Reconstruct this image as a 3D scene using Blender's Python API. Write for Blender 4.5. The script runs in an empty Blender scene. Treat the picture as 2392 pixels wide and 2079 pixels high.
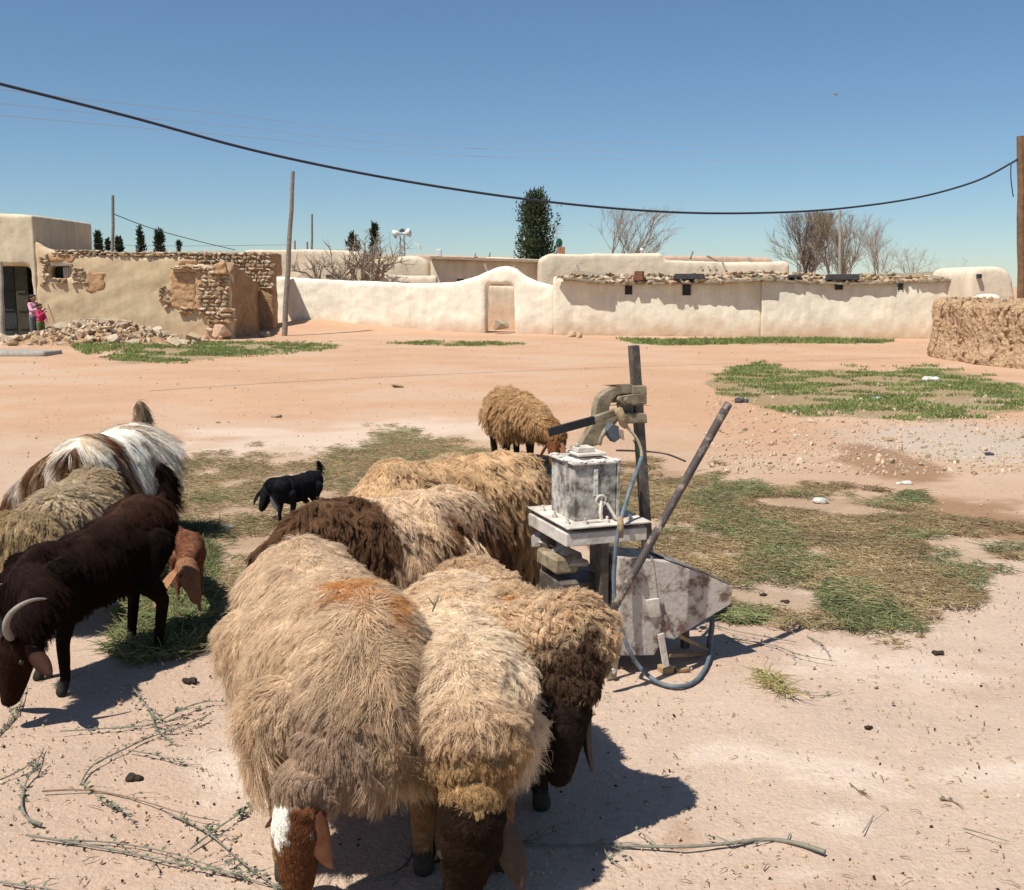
import bpy, bmesh, math, random
import numpy as np
from mathutils import Vector, Matrix, Euler
from mathutils.kdtree import KDTree
from mathutils.geometry import tessellate_polygon

SC = bpy.context.scene
COL = SC.collection
RNG = np.random.default_rng(7)
random.seed(7)

# ------------------------------------------------------------------ camera
F, PW, PH, EYE = 2500.0, 2392.0, 2079.0, 1.65
PITCH = math.atan((PH / 2 - 665.0) / F)
cam = bpy.data.cameras.new('camera')
cam.sensor_width = 36.0
cam.lens = F / PW * 36.0
cam.clip_start, cam.clip_end = 0.05, 3000.0
co = bpy.data.objects.new('camera', cam)
COL.objects.link(co)
co.location = (0, 0, EYE)
co.rotation_euler = (math.pi / 2 - PITCH, 0, 0)
SC.camera = co

# ------------------------------------------------------------------ sky, sun, exposure
SUNV = Vector((-0.42, -0.38, 1.0)).normalized()      # towards the sun
EL = math.asin(SUNV.z)
world = bpy.data.worlds.new('World')
SC.world = world
world.use_nodes = True
wn = world.node_tree
wn.nodes.clear()
sky = wn.nodes.new('ShaderNodeTexSky')
sky.sky_type = 'NISHITA'
sky.sun_disc = False
sky.sun_elevation = EL
sky.sun_rotation = math.atan2(SUNV.x, SUNV.y)
sky.altitude = 3000.0
sky.air_density = 1.25
sky.dust_density = 1.6
sky.ozone_density = 7.5
bg = wn.nodes.new('ShaderNodeBackground')
bg.inputs['Strength'].default_value = 0.078
wo = wn.nodes.new('ShaderNodeOutputWorld')
tint = wn.nodes.new('ShaderNodeMix'); tint.data_type = 'RGBA'; tint.blend_type = 'MULTIPLY'; tint.inputs[0].default_value = 1.0
tint.inputs[7].default_value = (1.15, 1.13, 1.03, 1)
wn.links.new(sky.outputs[0], tint.inputs[6]); wn.links.new(tint.outputs[2], bg.inputs[0])
wn.links.new(bg.outputs[0], wo.inputs[0])
sun = bpy.data.lights.new('sun', 'SUN')
sun.energy = 4.8
sun.angle = math.radians(0.5)
sun.color = (1.0, 0.95, 0.87)
so = bpy.data.objects.new('sun', sun)
COL.objects.link(so)
so.rotation_euler = SUNV.to_track_quat('Z', 'Y').to_euler()
SC.view_settings.view_transform = 'Standard'
SC.view_settings.look = 'None'
SC.view_settings.exposure = 0.28
SC.view_settings.gamma = 1.0
SC.view_settings.use_curve_mapping = False
SC.render.film_transparent = False
try:
    SC.cycles_curves.shape = 'RIBBONS'
    SC.cycles_curves.subdivisions = 2
except Exception:
    pass
SC.cycles.max_bounces = 6
SC.cycles.diffuse_bounces = 3
SC.cycles.glossy_bounces = 2
SC.cycles.transparent_max_bounces = 4

# ------------------------------------------------------------------ photo geometry helpers (pixels of the 2392x2079 photograph)
_cp, _sp = math.cos(PITCH), math.sin(PITCH)
def ray(px, py):
    x, u = (px - PW / 2) / F, (PH / 2 - py) / F
    return Vector((x, _cp + u * _sp, -_sp + u * _cp))
def P(px, py, Y):                      # point of the ray at depth Y
    r = ray(px, py); k = Y / r.y
    return Vector((r.x * k, Y, EYE + r.z * k))
def G(px, py, z=0.0):                  # point of the ray at height z
    r = ray(px, py); k = (z - EYE) / r.z
    return Vector((r.x * k, r.y * k, z))
def Wp(px, py, A, B):                  # point of the ray on the vertical plane through ground points A, B
    r = ray(px, py)
    d = Vector((B[0] - A[0], B[1] - A[1])); n = Vector((-d.y, d.x))
    k = (n.x * A[0] + n.y * A[1]) / (n.x * r.x + n.y * r.y)
    return Vector((r.x * k, r.y * k, EYE + r.z * k))

# ------------------------------------------------------------------ noise
def hsh(seed):
    return np.random.default_rng(seed)
def vnoise(p, scale, seed, octaves=2):
    """smooth pseudo noise in about -1..1 made of sines; p (N,3)"""
    r = hsh(seed); out = np.zeros(len(p)); amp = 1.0; tot = 0
    for o in range(octaves):
        for k in range(5):
            d = r.normal(size=3); d /= np.linalg.norm(d)
            out += amp * np.sin((p @ d) * scale * (2 ** o) * r.uniform(.7, 1.5) * 2 + r.uniform(0, 6.28) + 1.7 * np.sin((p @ r.normal(size=3)) * scale * (2 ** o) * .7))
        tot += amp * 2.6; amp *= .5
    return out / tot
def sstep(a, b, x):
    t = np.clip((x - a) / (b - a), 0, 1)
    return t * t * (3 - 2 * t)

# ------------------------------------------------------------------ materials
MATS = {}
def nodes_of(m):
    m.use_nodes = True
    nt = m.node_tree
    return nt, nt.nodes['Principled BSDF']
def mat(name, col, rough=0.9, var=0.25, scale=8.0, bump=0.3, bscale=40.0, metal=0.0, col2=None, spec=0.3, detail=6.0, attr=None, bdist=0.01):
    """base colour varied by two noises, fine relief by bump"""
    if name in MATS: return MATS[name]
    m = bpy.data.materials.new(name); MATS[name] = m
    nt, b = nodes_of(m)
    b.inputs['Roughness'].default_value = rough
    b.inputs['Metallic'].default_value = metal
    b.inputs['Specular IOR Level'].default_value = spec
    tc = nt.nodes.new('ShaderNodeTexCoord')
    n1 = nt.nodes.new('ShaderNodeTexNoise'); n1.inputs['Scale'].default_value = scale; n1.inputs['Detail'].default_value = detail
    n1.inputs['Roughness'].default_value = .65
    nt.links.new(tc.outputs['Object'], n1.inputs['Vector'])
    r = nt.nodes.new('ShaderNodeValToRGB')
    c = Vector(col); c2 = Vector(col2) if col2 else c * (1 - var)
    r.color_ramp.elements[0].position = .32; r.color_ramp.elements[1].position = .68
    r.color_ramp.elements[0].color = (*(c2), 1)
    hi = c * (1 + var * .5) if not col2 else c
    r.color_ramp.elements[1].color = (*hi, 1)
    nt.links.new(n1.outputs['Fac'], r.inputs['Fac'])
    src = r.outputs['Color']
    if attr:
        a = nt.nodes.new('ShaderNodeAttribute'); a.attribute_name = attr
        mx = nt.nodes.new('ShaderNodeMix'); mx.data_type = 'RGBA'; mx.blend_type = 'MULTIPLY'; mx.inputs[0].default_value = 1
        nt.links.new(src, mx.inputs[6]); nt.links.new(a.outputs['Color'], mx.inputs[7]); src = mx.outputs[2]
    nt.links.new(src, b.inputs['Base Color'])
    if bump:
        n2 = nt.nodes.new('ShaderNodeTexNoise'); n2.inputs['Scale'].default_value = bscale; n2.inputs['Detail'].default_value = 5
        nt.links.new(tc.outputs['Object'], n2.inputs['Vector'])
        bp = nt.nodes.new('ShaderNodeBump'); bp.inputs['Strength'].default_value = bump; bp.inputs['Distance'].default_value = bdist
        nt.links.new(n2.outputs['Fac'], bp.inputs['Height']); nt.links.new(bp.outputs[0], b.inputs['Normal'])
    return m
def attr_mat(name, attr, rough=.9, spec=.2, trans=0.0, noise=0.0, nscale=60):
    if name in MATS: return MATS[name]
    m = bpy.data.materials.new(name); MATS[name] = m
    nt, b = nodes_of(m)
    b.inputs['Roughness'].default_value = rough
    b.inputs['Specular IOR Level'].default_value = spec
    a = nt.nodes.new('ShaderNodeAttribute'); a.attribute_name = attr
    src = a.outputs['Color']
    if noise:
        tc = nt.nodes.new('ShaderNodeTexCoord')
        n1 = nt.nodes.new('ShaderNodeTexNoise'); n1.inputs['Scale'].default_value = nscale; n1.inputs['Detail'].default_value = 6
        nt.links.new(tc.outputs['Object'], n1.inputs['Vector'])
        mr = nt.nodes.new('ShaderNodeMapRange'); mr.inputs[1].default_value = .25; mr.inputs[2].default_value = .75
        mr.inputs[3].default_value = 1 - noise; mr.inputs[4].default_value = 1 + noise
        nt.links.new(n1.outputs['Fac'], mr.inputs[0])
        mx = nt.nodes.new('ShaderNodeMix'); mx.data_type = 'RGBA'; mx.blend_type = 'MULTIPLY'; mx.inputs[0].default_value = 1
        nt.links.new(src, mx.inputs[6]); nt.links.new(mr.outputs[0], mx.inputs[7]); src = mx.outputs[2]
    nt.links.new(src, b.inputs['Base Color'])
    if trans:
        out = [n for n in nt.nodes if n.type == 'OUTPUT_MATERIAL'][0]
        t = nt.nodes.new('ShaderNodeBsdfTranslucent'); nt.links.new(src, t.inputs[0])
        ms = nt.nodes.new('ShaderNodeMixShader'); ms.inputs[0].default_value = trans
        nt.links.new(b.outputs[0], ms.inputs[1]); nt.links.new(t.outputs[0], ms.inputs[2])
        nt.links.new(ms.outputs[0], out.inputs['Surface'])
    return m

# ------------------------------------------------------------------ object helpers
def link(name, data, parent=None, kind=None, label=None, cat=None, group=None):
    o = bpy.data.objects.new(name, data); COL.objects.link(o)
    if parent is not None: o.parent = parent
    if kind: o['kind'] = kind
    if label: o['label'] = label
    if cat: o['category'] = cat
    if group: o['group'] = group
    return o
def thing(name, label, cat, loc=(0, 0, 0), rz=0.0, group=None):
    o = link(name, None, None, None, label, cat, group)
    o.location = loc; o.rotation_euler = (0, 0, rz)
    return o
def mesh_np(name, V, Fc, material=None, smooth=False, colors=None, cname='tint'):
    """V (n,3); Fc (m,k) all faces with the same number of corners, or a list of lists"""
    me = bpy.data.meshes.new(name)
    V = np.asarray(V, dtype=np.float32)
    if isinstance(Fc, np.ndarray):
        m, k = Fc.shape
        me.vertices.add(len(V)); me.vertices.foreach_set('co', V.ravel())
        me.loops.add(m * k); me.loops.foreach_set('vertex_index', Fc.astype(np.int32).ravel())
        me.polygons.add(m); me.polygons.foreach_set('loop_start', np.arange(0, m * k, k, dtype=np.int32))
        me.update(calc_edges=True)
    else:
        me.from_pydata([tuple(v) for v in V], [], [tuple(f) for f in Fc]); me.update()
    me.validate()
    if smooth: me.polygons.foreach_set('use_smooth', np.ones(len(me.polygons), dtype=bool))
    if material: me.materials.append(material)
    if colors is not None:
        ca = me.color_attributes.new(cname, 'FLOAT_COLOR', 'POINT')
        c4 = np.ones((len(V), 4), dtype=np.float32); c4[:, :3] = colors
        ca.data.foreach_set('color', c4.ravel())
    return me
class MB:
    """collects simple solids into one mesh"""
    def __init__(s): s.V = []; s.F = []
    def add(s, V, Fc):
        n = len(s.V); s.V += [tuple(v) for v in V]; s.F += [tuple(i + n for i in f) for f in Fc]; return s
    def box(s, a, b, M=None, jit=0):
        a, b = Vector(a), Vector(b)
        v = [Vector((x, y, z)) for z in (a.z, b.z) for y in (a.y, b.y) for x in (a.x, b.x)]
        if jit: v = [q + Vector((random.uniform(-jit, jit) for _ in range(3))) for q in v]
        if M: v = [M @ q for q in v]
        return s.add(v, [(0, 2, 3, 1), (4, 5, 7, 6), (0, 1, 5, 4), (2, 6, 7, 3), (0, 4, 6, 2), (1, 3, 7, 5)])
    def tube(s, pts, r, n=8, cap=True):
        pts = [Vector(p) for p in pts]
        rr = r if isinstance(r, (list, tuple)) else [r] * len(pts)
        V = []; Fc = []; up = Vector((0, 0, 1))
        t0 = (pts[1] - pts[0]).normalized()
        a = t0.cross(up)
        if a.length < .05: a = t0.cross(Vector((1, 0, 0)))
        a.normalize()
        for i, p in enumerate(pts):
            t = (pts[min(i + 1, len(pts) - 1)] - pts[max(i - 1, 0)]).normalized()
            a = (a - t * a.dot(t)).normalized(); b = t.cross(a)
            for k in range(n):
                th = 2 * math.pi * k / n
                V.append(p + (a * math.cos(th) + b * math.sin(th)) * rr[i])
        for i in range(len(pts) - 1):
            for k in range(n):
                Fc.append((i * n + k, i * n + (k + 1) % n, (i + 1) * n + (k + 1) % n, (i + 1) * n + k))
        if cap:
            Fc.append(tuple(range(n - 1, -1, -1))); m = (len(pts) - 1) * n; Fc.append(tuple(range(m, m + n)))
        return s.add(V, Fc)
    def bar(s, p, q, w, h, up=(0, 0, 1)):
        """rectangular bar from p to q; w across, h along 'up'"""
        p, q = Vector(p), Vector(q); t = (q - p).normalized(); u = Vector(up)
        a = t.cross(u).normalized(); b = a.cross(t).normalized()
        v = [c + a * sx * w / 2 + b * sy * h / 2 for c in (p, q) for sy in (-1, 1) for sx in (-1, 1)]
        return s.add(v, [(0, 2, 3, 1), (4, 5, 7, 6), (0, 1, 5, 4), (2, 6, 7, 3), (0, 4, 6, 2), (1, 3, 7, 5)])
    def prism(s, loop, d, holes=()):
        """loop: list of 3D points (planar), extruded by vector d"""
        d = Vector(d); loops = [[Vector(p) for p in loop]] + [[Vector(p) for p in h] for h in holes]
        tris = tessellate_polygon(loops); flat = [p for l in loops for p in l]; n = len(flat)
        V = flat + [p + d for p in flat]; Fc = [t for t in tris] + [tuple(i + n for i in reversed(t)) for t in tris]
        o = 0
        for l in loops:
            for i in range(len(l)):
                j = (i + 1) % len(l); Fc.append((o + i, o + j, o + j + n, o + i + n))
            o += len(l)
        return s.add(V, Fc)
    def ball(s, c, r, sub=1, sc=(1, 1, 1)):
        bm = bmesh.new(); bmesh.ops.create_icosphere(bm, subdivisions=sub, radius=1)
        V = [Vector(c) + Vector((v.co.x * r * sc[0], v.co.y * r * sc[1], v.co.z * r * sc[2])) for v in bm.verts]
        Fc = [[v.index for v in f.verts] for f in bm.faces]; bm.free()
        return s.add(V, Fc)
    def mesh(s, name, material=None, smooth=False, bevel=0.0, seg=1, fix=True):
        me = bpy.data.meshes.new(name); me.from_pydata(s.V, [], s.F); me.update()
        if bevel or fix:
            bm = bmesh.new(); bm.from_mesh(me)
            bmesh.ops.recalc_face_normals(bm, faces=bm.faces)
            if bevel: bmesh.ops.bevel(bm, geom=bm.edges[:], offset=bevel, segments=seg, affect='EDGES', profile=.6)
            bm.to_mesh(me); bm.free()
        if smooth: me.polygons.foreach_set('use_smooth', np.ones(len(me.polygons), dtype=bool))
        if material: me.materials.append(material)
        return me
    def build(s, name, material=None, parent=None, **k):
        kw = {q: k.pop(q) for q in ('kind', 'label', 'cat', 'group') if q in k}
        return link(name, s.mesh(name, material, **k), parent, **kw)
def eval_mods(me, mods):
    """apply modifiers to a mesh through the dependency graph"""
    o = bpy.data.objects.new('tmp', me); COL.objects.link(o)
    for t, kw in mods:
        m = o.modifiers.new(t, t)
        for k, v in kw.items(): setattr(m, k, v)
    dg = bpy.context.evaluated_depsgraph_get(); dg.update()
    ev = o.evaluated_get(dg)
    out = bpy.data.meshes.new_from_object(ev)
    bpy.data.objects.remove(o)
    return out
def vco(me):
    a = np.empty(len(me.vertices) * 3, dtype=np.float32); me.vertices.foreach_get('co', a); return a.reshape(-1, 3)
def vno(me):
    a = np.empty(len(me.vertices) * 3, dtype=np.float32); me.vertex_normals.foreach_get('vector', a); return a.reshape(-1, 3)
def adobe(name, mb, material, voxel=.08, amp=.03, scale=1.2, amp2=.012, scale2=6.0, smooth_it=2, parent=None, seed=1, **kw):
    """hand-plastered mass: remesh to even facets, soften, push in and out"""
    me = eval_mods(mb.mesh(name), [('REMESH', dict(mode='VOXEL', voxel_size=voxel)), ('SMOOTH', dict(factor=.5, iterations=smooth_it))])
    p = vco(me).astype(float); n = vno(me)
    off = object.__new__(Vector) if False else None
    d = amp * vnoise(p, scale, seed) + amp2 * vnoise(p, scale2, seed + 1)
    p = p + n * d[:, None]
    me.vertices.foreach_set('co', p.astype(np.float32).ravel()); me.update()
    me.polygons.foreach_set('use_smooth', np.ones(len(me.polygons), dtype=bool))
    me.materials.clear(); me.materials.append(material)
    return link(name, me, parent, **kw)
# ================================================================== ground
def proj(x, y, z):
    d = z - EYE
    yc = y * _cp - d * _sp; zc = y * _sp + d * _cp
    return PW / 2 + F * x / yc, PH / 2 - F * zc / yc
def ell(u, v, cx, cy, rx, ry, ang=0.0):
    a = math.radians(ang); du, dv = u - cx, v - cy
    p, q = du * math.cos(a) + dv * math.sin(a), -du * math.sin(a) + dv * math.cos(a)
    return np.sqrt((p / rx) ** 2 + (q / ry) ** 2)
def inpoly(u, v, poly):
    c = np.zeros(len(u), bool); n = len(poly)
    for i in range(n):
        x0, y0 = poly[i]; x1, y1 = poly[(i + 1) % n]
        k = ((y0 > v) != (y1 > v)) & (u < (x1 - x0) * (v - y0) / (y1 - y0 + 1e-9) + x0)
        c ^= k
    return c
def zground(x, y):
    x, y = np.asarray(x, float), np.asarray(y, float)
    z = .40 * np.exp(-(((x + 7.2) / 2.2) ** 2 + ((y - 38.6) / 1.8) ** 2)) + .16 * np.exp(-(((x + 3.8) / 2.5) ** 2 + ((y - 38) / 1.3) ** 2))
    return z
HAY_L = [(395, 1075), (560, 1062), (700, 1068), (860, 1050), (900, 1000), (1290, 1085), (1300, 1500), (900, 1500), (480, 1480), (380, 1530), (250, 1560), (330, 1300), (400, 1180)]
HAY_R = [(1290, 1085), (1480, 1100), (1640, 1115), (1760, 1140), (1900, 1150), (2080, 1165), (2240, 1215), (2392, 1245), (2440, 1290), (2310, 1320), (2270, 1400), (2200, 1440),
         (2050, 1445), (2110, 1478), (1980, 1480), (1890, 1450), (1780, 1455), (1690, 1445), (1640, 1420), (1500, 1330), (1400, 1300)]
GR_R = [(1645, 895), (1690, 870), (1770, 845), (1850, 868), (1960, 862), (2080, 872), (2160, 858), (2300, 880), (2420, 905), (2440, 945), (2330, 972), (2180, 985), (2000, 975), (1850, 972), (1740, 940), (1680, 915)]
GR_L = [(250, 838), (330, 800), (480, 797), (640, 802), (800, 806), (760, 818), (560, 832), (400, 848), (300, 850)]
GR_W = [(1440, 792), (1560, 795), (1780, 792), (1950, 793), (2090, 797), (2060, 803), (1800, 803), (1560, 807), (1480, 803)]
GR_D = [(900, 802), (1010, 799), (1140, 801), (1230, 805), (1100, 809), (980, 806)]

nt_, nc_ = 720, 560
gy = 3.2 + 1.6 * np.sinh(np.linspace(-1.9, 6.9, nt_)); gx = .3 + 1.3 * np.sinh(np.linspace(-6.9, 6.9, nc_))
XX, YY = np.meshgrid(gx, gy); X, Y = XX.ravel(), YY.ravel()
Pg = np.stack([X, Y, np.zeros_like(X)], 1)
Z = zground(X, Y)
near = sstep(13, 5, np.hypot(X, Y))
Z = Z + near * (.008 * vnoise(Pg, 2.2, 90) + .004 * vnoise(Pg, 9, 91, 3) - .006 * np.abs(vnoise(Pg, 17, 95, 2)) * sstep(9, 4, Y))
U, V = proj(X, np.maximum(Y, .6), Z)
n1, n2, n3 = vnoise(Pg, .9, 92, 2), vnoise(Pg, 4.5, 93, 2) * sstep(22, 9, Y), vnoise(Pg, 14, 94, 2) * sstep(11, 5, Y)
g = np.tile(np.array((.50, .345, .235)), (len(X), 1))
def mixc(c, k): 
    global g
    g = g * (1 - np.clip(k, 0, 1)[:, None]) + np.array(c)[None] * np.clip(k, 0, 1)[:, None]
mixc((.515, .388, .295), sstep(8, 5.2, Y))                               # foreground is paler
mixc((.54, .33, .205), sstep(9.5, 14, Y) * .8)                          # red middle ground
mixc((.52, .37, .24), sstep(200, -100, U + 200 * n1) * sstep(10, 12, Y) * .5)
mixc((.40, .23, .14), sstep(.1, .6, n1 + .3 * n2) * .20)
mixc((.56, .43, .33), sstep(.0, .6, -n1 + .4 * n2) * .28)
white = np.maximum.reduce([sstep(1.2, .4, ell(U, V, cx, cy, rx, ry, a) + .35 * n2 + .2 * n3) for cx, cy, rx, ry, a in
    [(1920, 1790, 190, 45, 12), (2100, 1560, 260, 45, 5), (1750, 1760, 150, 35, 0), (1960, 1920, 90, 40, 10), (2330, 1810, 160, 40, 0), (1950, 1530, 90, 26, 0),
     (780, 1030, 420, 32, -3), (1000, 1000, 240, 26, 0), (560, 1012, 180, 14, 0), (1880, 2040, 100, 30, 0), (600, 1800, 200, 60, 0)]])
mixc((.70, .585, .48), white * .5)
gray = sstep(1.15, .55, ell(U, V, 2330, 1035, 420, 52, 2) + .25 * n2)
mixc((.48, .41, .34), gray * .7)
mixc((.50, .30, .18), sstep(1.2, .4, ell(U, V, 1640, 960, 330, 90, 12) + .3 * n2) * .6)
dung = np.maximum(sstep(1.1, .7, ell(U, V, 2080, 1085, 150, 38, 14) + .4 * n3 + .2 * n2), sstep(1.1, .6, ell(U, V, 2330, 1215, 260, 42, 10) + .4 * n3 + .3 * n2))
mixc((.26, .14, .07), dung * .75)
hayk = (inpoly(U + 70 * n2, V + 22 * n3, HAY_L) | inpoly(U + 90 * n2, V + 26 * n3 + 15 * n1, HAY_R)).astype(float)
mixc((.29, .20, .115), hayk * .5 * sstep(-.6, .3, n2 + .5 * n3))
grk = (inpoly(U + 20 * n2, V + 5 * n2, GR_R) | inpoly(U + 20 * n2, V + 2 * n3, GR_L) | inpoly(U, V, GR_W) | inpoly(U, V, GR_D)).astype(float)
mixc((.17, .16, .07), grk * .55)
wet = sstep(1.1, .5, ell(U, V, 1590, 1965, 60, 42, 0) + .4 * n3); mixc((.33, .20, .12), wet * .5)
idx = np.arange(nt_ * nc_).reshape(nt_, nc_)
Fg = np.stack([idx[:-1, :-1], idx[:-1, 1:], idx[1:, 1:], idx[1:, :-1]], -1).reshape(-1, 4)
GM = attr_mat('dry_soil', 'tint', rough=.95, spec=.15)
nt, b = GM.node_tree, GM.node_tree.nodes['Principled BSDF']
tc = nt.nodes.new('ShaderNodeTexCoord')
def nz(s, d=8, r=.6):
    n = nt.nodes.new('ShaderNodeTexNoise'); n.inputs['Scale'].default_value = s; n.inputs['Detail'].default_value = d; n.inputs['Roughness'].default_value = r
    nt.links.new(tc.outputs['Object'], n.inputs['Vector']); return n
def mr(src, a, b_, c, d):
    m = nt.nodes.new('ShaderNodeMapRange'); m.inputs[1].default_value, m.inputs[2].default_value, m.inputs[3].default_value, m.inputs[4].default_value = a, b_, c, d
    nt.links.new(src, m.inputs[0]); return m.outputs[0]
def mul(a, b_):
    m = nt.nodes.new('ShaderNodeMix'); m.data_type = 'RGBA'; m.blend_type = 'MULTIPLY'; m.inputs[0].default_value = 1
    nt.links.new(a, m.inputs[6]); nt.links.new(b_, m.inputs[7]); return m.outputs[2]
src = [n for n in nt.nodes if n.type == 'ATTRIBUTE'][0].outputs['Color']
src = mul(src, mr(nz(3.0, 10, .68).outputs['Fac'], .3, .7, .94, 1.05))
src = mul(src, mr(nz(38, 6, .7).outputs['Fac'], .3, .7, .86, 1.12))
vor = nt.nodes.new('ShaderNodeTexVoronoi'); vor.inputs['Scale'].default_value = 26; nt.links.new(tc.outputs['Object'], vor.inputs['Vector'])
peb = mr(vor.outputs['Distance'], .10, .16, .62, 1.0)
vr = nt.nodes.new('ShaderNodeSeparateColor'); nt.links.new(vor.outputs['Color'], vr.inputs[0])
gate = mr(vr.outputs[0], .80, .82, 0, 1)
pm = nt.nodes.new('ShaderNodeMix'); pm.data_type = 'FLOAT'; pm.inputs[2].default_value = 1; nt.links.new(gate, pm.inputs[0]); nt.links.new(peb, pm.inputs[3])
src = mul(src, pm.outputs[0])
nt.links.new(src, b.inputs['Base Color'])
bp = nt.nodes.new('ShaderNodeBump'); bp.inputs['Strength'].default_value = .55; bp.inputs['Distance'].default_value = .02
ad = nt.nodes.new('ShaderNodeMath'); ad.operation = 'ADD'
nt.links.new(nz(9, 10, .7).outputs['Fac'], ad.inputs[0]); nt.links.new(nz(70, 4, .6).outputs['Fac'], ad.inputs[1])
nt.links.new(ad.outputs[0], bp.inputs['Height']); nt.links.new(bp.outputs[0], b.inputs['Normal'])
link('ground', mesh_np('ground', np.stack([X, Y, Z], 1), Fg, GM, True, g), kind='structure')
del XX, YY, idx, Fg
# ================================================================== buildings and walls
def plaster(name, col, base=(.42, .25, .15), bz=.45, amt=.8, var=.12, scale=1.3):
    m = mat(name, col, rough=.95, var=var, scale=scale, bump=.45, bscale=7, spec=.1, bdist=.03)
    nt, b = m.node_tree, m.node_tree.nodes['Principled BSDF']
    src = b.inputs['Base Color'].links[0].from_socket
    tc = [n for n in nt.nodes if n.type == 'TEX_COORD'][0]
    sx = nt.nodes.new('ShaderNodeSeparateXYZ'); nt.links.new(tc.outputs['Object'], sx.inputs[0])
    n = nt.nodes.new('ShaderNodeTexNoise'); n.inputs['Scale'].default_value = 2.3; n.inputs['Detail'].default_value = 6; nt.links.new(tc.outputs['Object'], n.inputs['Vector'])
    st = nt.nodes.new('ShaderNodeTexNoise'); st.inputs['Scale'].default_value = 2.0; st.inputs['Detail'].default_value = 9; st.inputs['Roughness'].default_value = .75
    mpg = nt.nodes.new('ShaderNodeMapping'); mpg.inputs['Scale'].default_value = (1.6, 1.6, .35); nt.links.new(tc.outputs['Object'], mpg.inputs[0]); nt.links.new(mpg.outputs[0], st.inputs['Vector'])
    sm_ = nt.nodes.new('ShaderNodeMapRange'); sm_.inputs[1].default_value = .35; sm_.inputs[2].default_value = .62; sm_.inputs[3].default_value = .84; sm_.inputs[4].default_value = 1.04; nt.links.new(st.outputs['Fac'], sm_.inputs[0])
    mm = nt.nodes.new('ShaderNodeMix'); mm.data_type = 'RGBA'; mm.blend_type = 'MULTIPLY'; mm.inputs[0].default_value = 1; nt.links.new(src, mm.inputs[6]); nt.links.new(sm_.outputs[0], mm.inputs[7]); src = mm.outputs[2]
    ma = nt.nodes.new('ShaderNodeMath'); ma.operation = 'MULTIPLY_ADD'; ma.inputs[1].default_value = -bz * 1.6
    nt.links.new(n.outputs['Fac'], ma.inputs[0]); nt.links.new(sx.outputs['Z'], ma.inputs[2])
    mp = nt.nodes.new('ShaderNodeMapRange'); mp.inputs[1].default_value = -bz * .8; mp.inputs[2].default_value = bz * .6; mp.inputs[3].default_value = amt; mp.inputs[4].default_value = 0
    nt.links.new(ma.outputs[0], mp.inputs[0])
    mx = nt.nodes.new('ShaderNodeMix'); mx.data_type = 'RGBA'; mx.inputs[7].default_value = (*base, 1)
    nt.links.new(mp.outputs[0], mx.inputs[0]); nt.links.new(src, mx.inputs[6]); nt.links.new(mx.outputs[2], b.inputs['Base Color'])
    return m
CREAM = plaster('cream_plaster', (.87, .81, .66), base=(.55, .37, .25))
CREAM2 = plaster('shed_plaster', (.79, .72, .57), base=(.46, .31, .19), bz=.5)
OCHRE = plaster('ochre_plaster', (.63, .49, .31), base=(.52, .36, .23), bz=.3, amt=.5)
LHOUSE = plaster('pale_plaster', (.62, .53, .38))
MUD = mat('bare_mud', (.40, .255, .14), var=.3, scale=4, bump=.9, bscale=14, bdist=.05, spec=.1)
MUDB = mat('mud_brick', (.50, .31, .17), var=.3, scale=9, bump=.6, bscale=30, bdist=.02, spec=.1)
FAR = plaster('far_plaster', (.72, .61, .46), bz=.2)
PINK = mat('pink_mud', (.52, .36, .25), var=.2, scale=3)
DARKIN = mat('dark_opening_and_spout', (.035, .035, .03), rough=.6, var=.3, scale=3)  # dark fill standing in for shade inside openings; also colours the spouts
WOODG = mat('weathered_wood', (.27, .225, .18), var=.4, scale=14, bump=.6, bscale=50)
WOODB = mat('brown_wood', (.22, .13, .07), var=.4, scale=10, bump=.5, bscale=50)
CONC = mat('grey_concrete', (.36, .33, .28), var=.25, scale=10, bump=.4)
RUBBER = mat('old_rubber', (.06, .06, .065), rough=.8, var=.4, scale=9)
RUST = mat('rust', (.20, .085, .045), var=.4, scale=8)

STONEM = [mat('stone_%s' % n, c, var=.28, scale=7, bump=.7, bscale=18, bdist=.03, spec=.1) for n, c in
          (('buff', (.56, .43, .28)), ('pale', (.62, .50, .36)), ('tan', (.50, .35, .21)), ('grey', (.46, .37, .26)), ('rose', (.54, .37, .25)))]
def hull_mesh(seed, flat=.75, n=11):
    r = random.Random(seed); bm = bmesh.new()
    for i in range(n):
        v = Vector((r.gauss(0, 1), r.gauss(0, 1), r.gauss(0, 1))).normalized() * r.uniform(.85, 1.05)
        v = Vector((max(-flat, min(flat, v.x)), max(-flat, min(flat, v.y)), max(-flat, min(flat, v.z)))) / flat
        bm.verts.new(v * .5)
    res = bmesh.ops.convex_hull(bm, input=bm.verts)
    bmesh.ops.delete(bm, geom=[v for v in bm.verts if not v.link_faces], context='VERTS')
    bmesh.ops.recalc_face_normals(bm, faces=bm.faces)
    bm.verts.index_update(); V = [v.co.copy() for v in bm.verts]; Fc = [[v.index for v in f.verts] for f in bm.faces]; bm.free()
    return V, Fc
HULLS = [hull_mesh(s, n=14) for s in range(9)]
STONES = []
for k, (V_, F_) in enumerate(HULLS):
    me = bpy.data.meshes.new('stone'); me.from_pydata([tuple(v) for v in V_], [], F_); me.update(); me.materials.append(STONEM[k % 5]); STONES.append(me)
def stone(pos, size, parent=None, name='stone', rot=None, me=None, **kw):
    o = link(name, me or random.choice(STONES), parent, **kw)
    o.location = pos; o.scale = size
    o.rotation_euler = rot if rot is not None else (random.uniform(-.25, .25), random.uniform(-.25, .25), random.uniform(-.4, .4))
    return o
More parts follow.
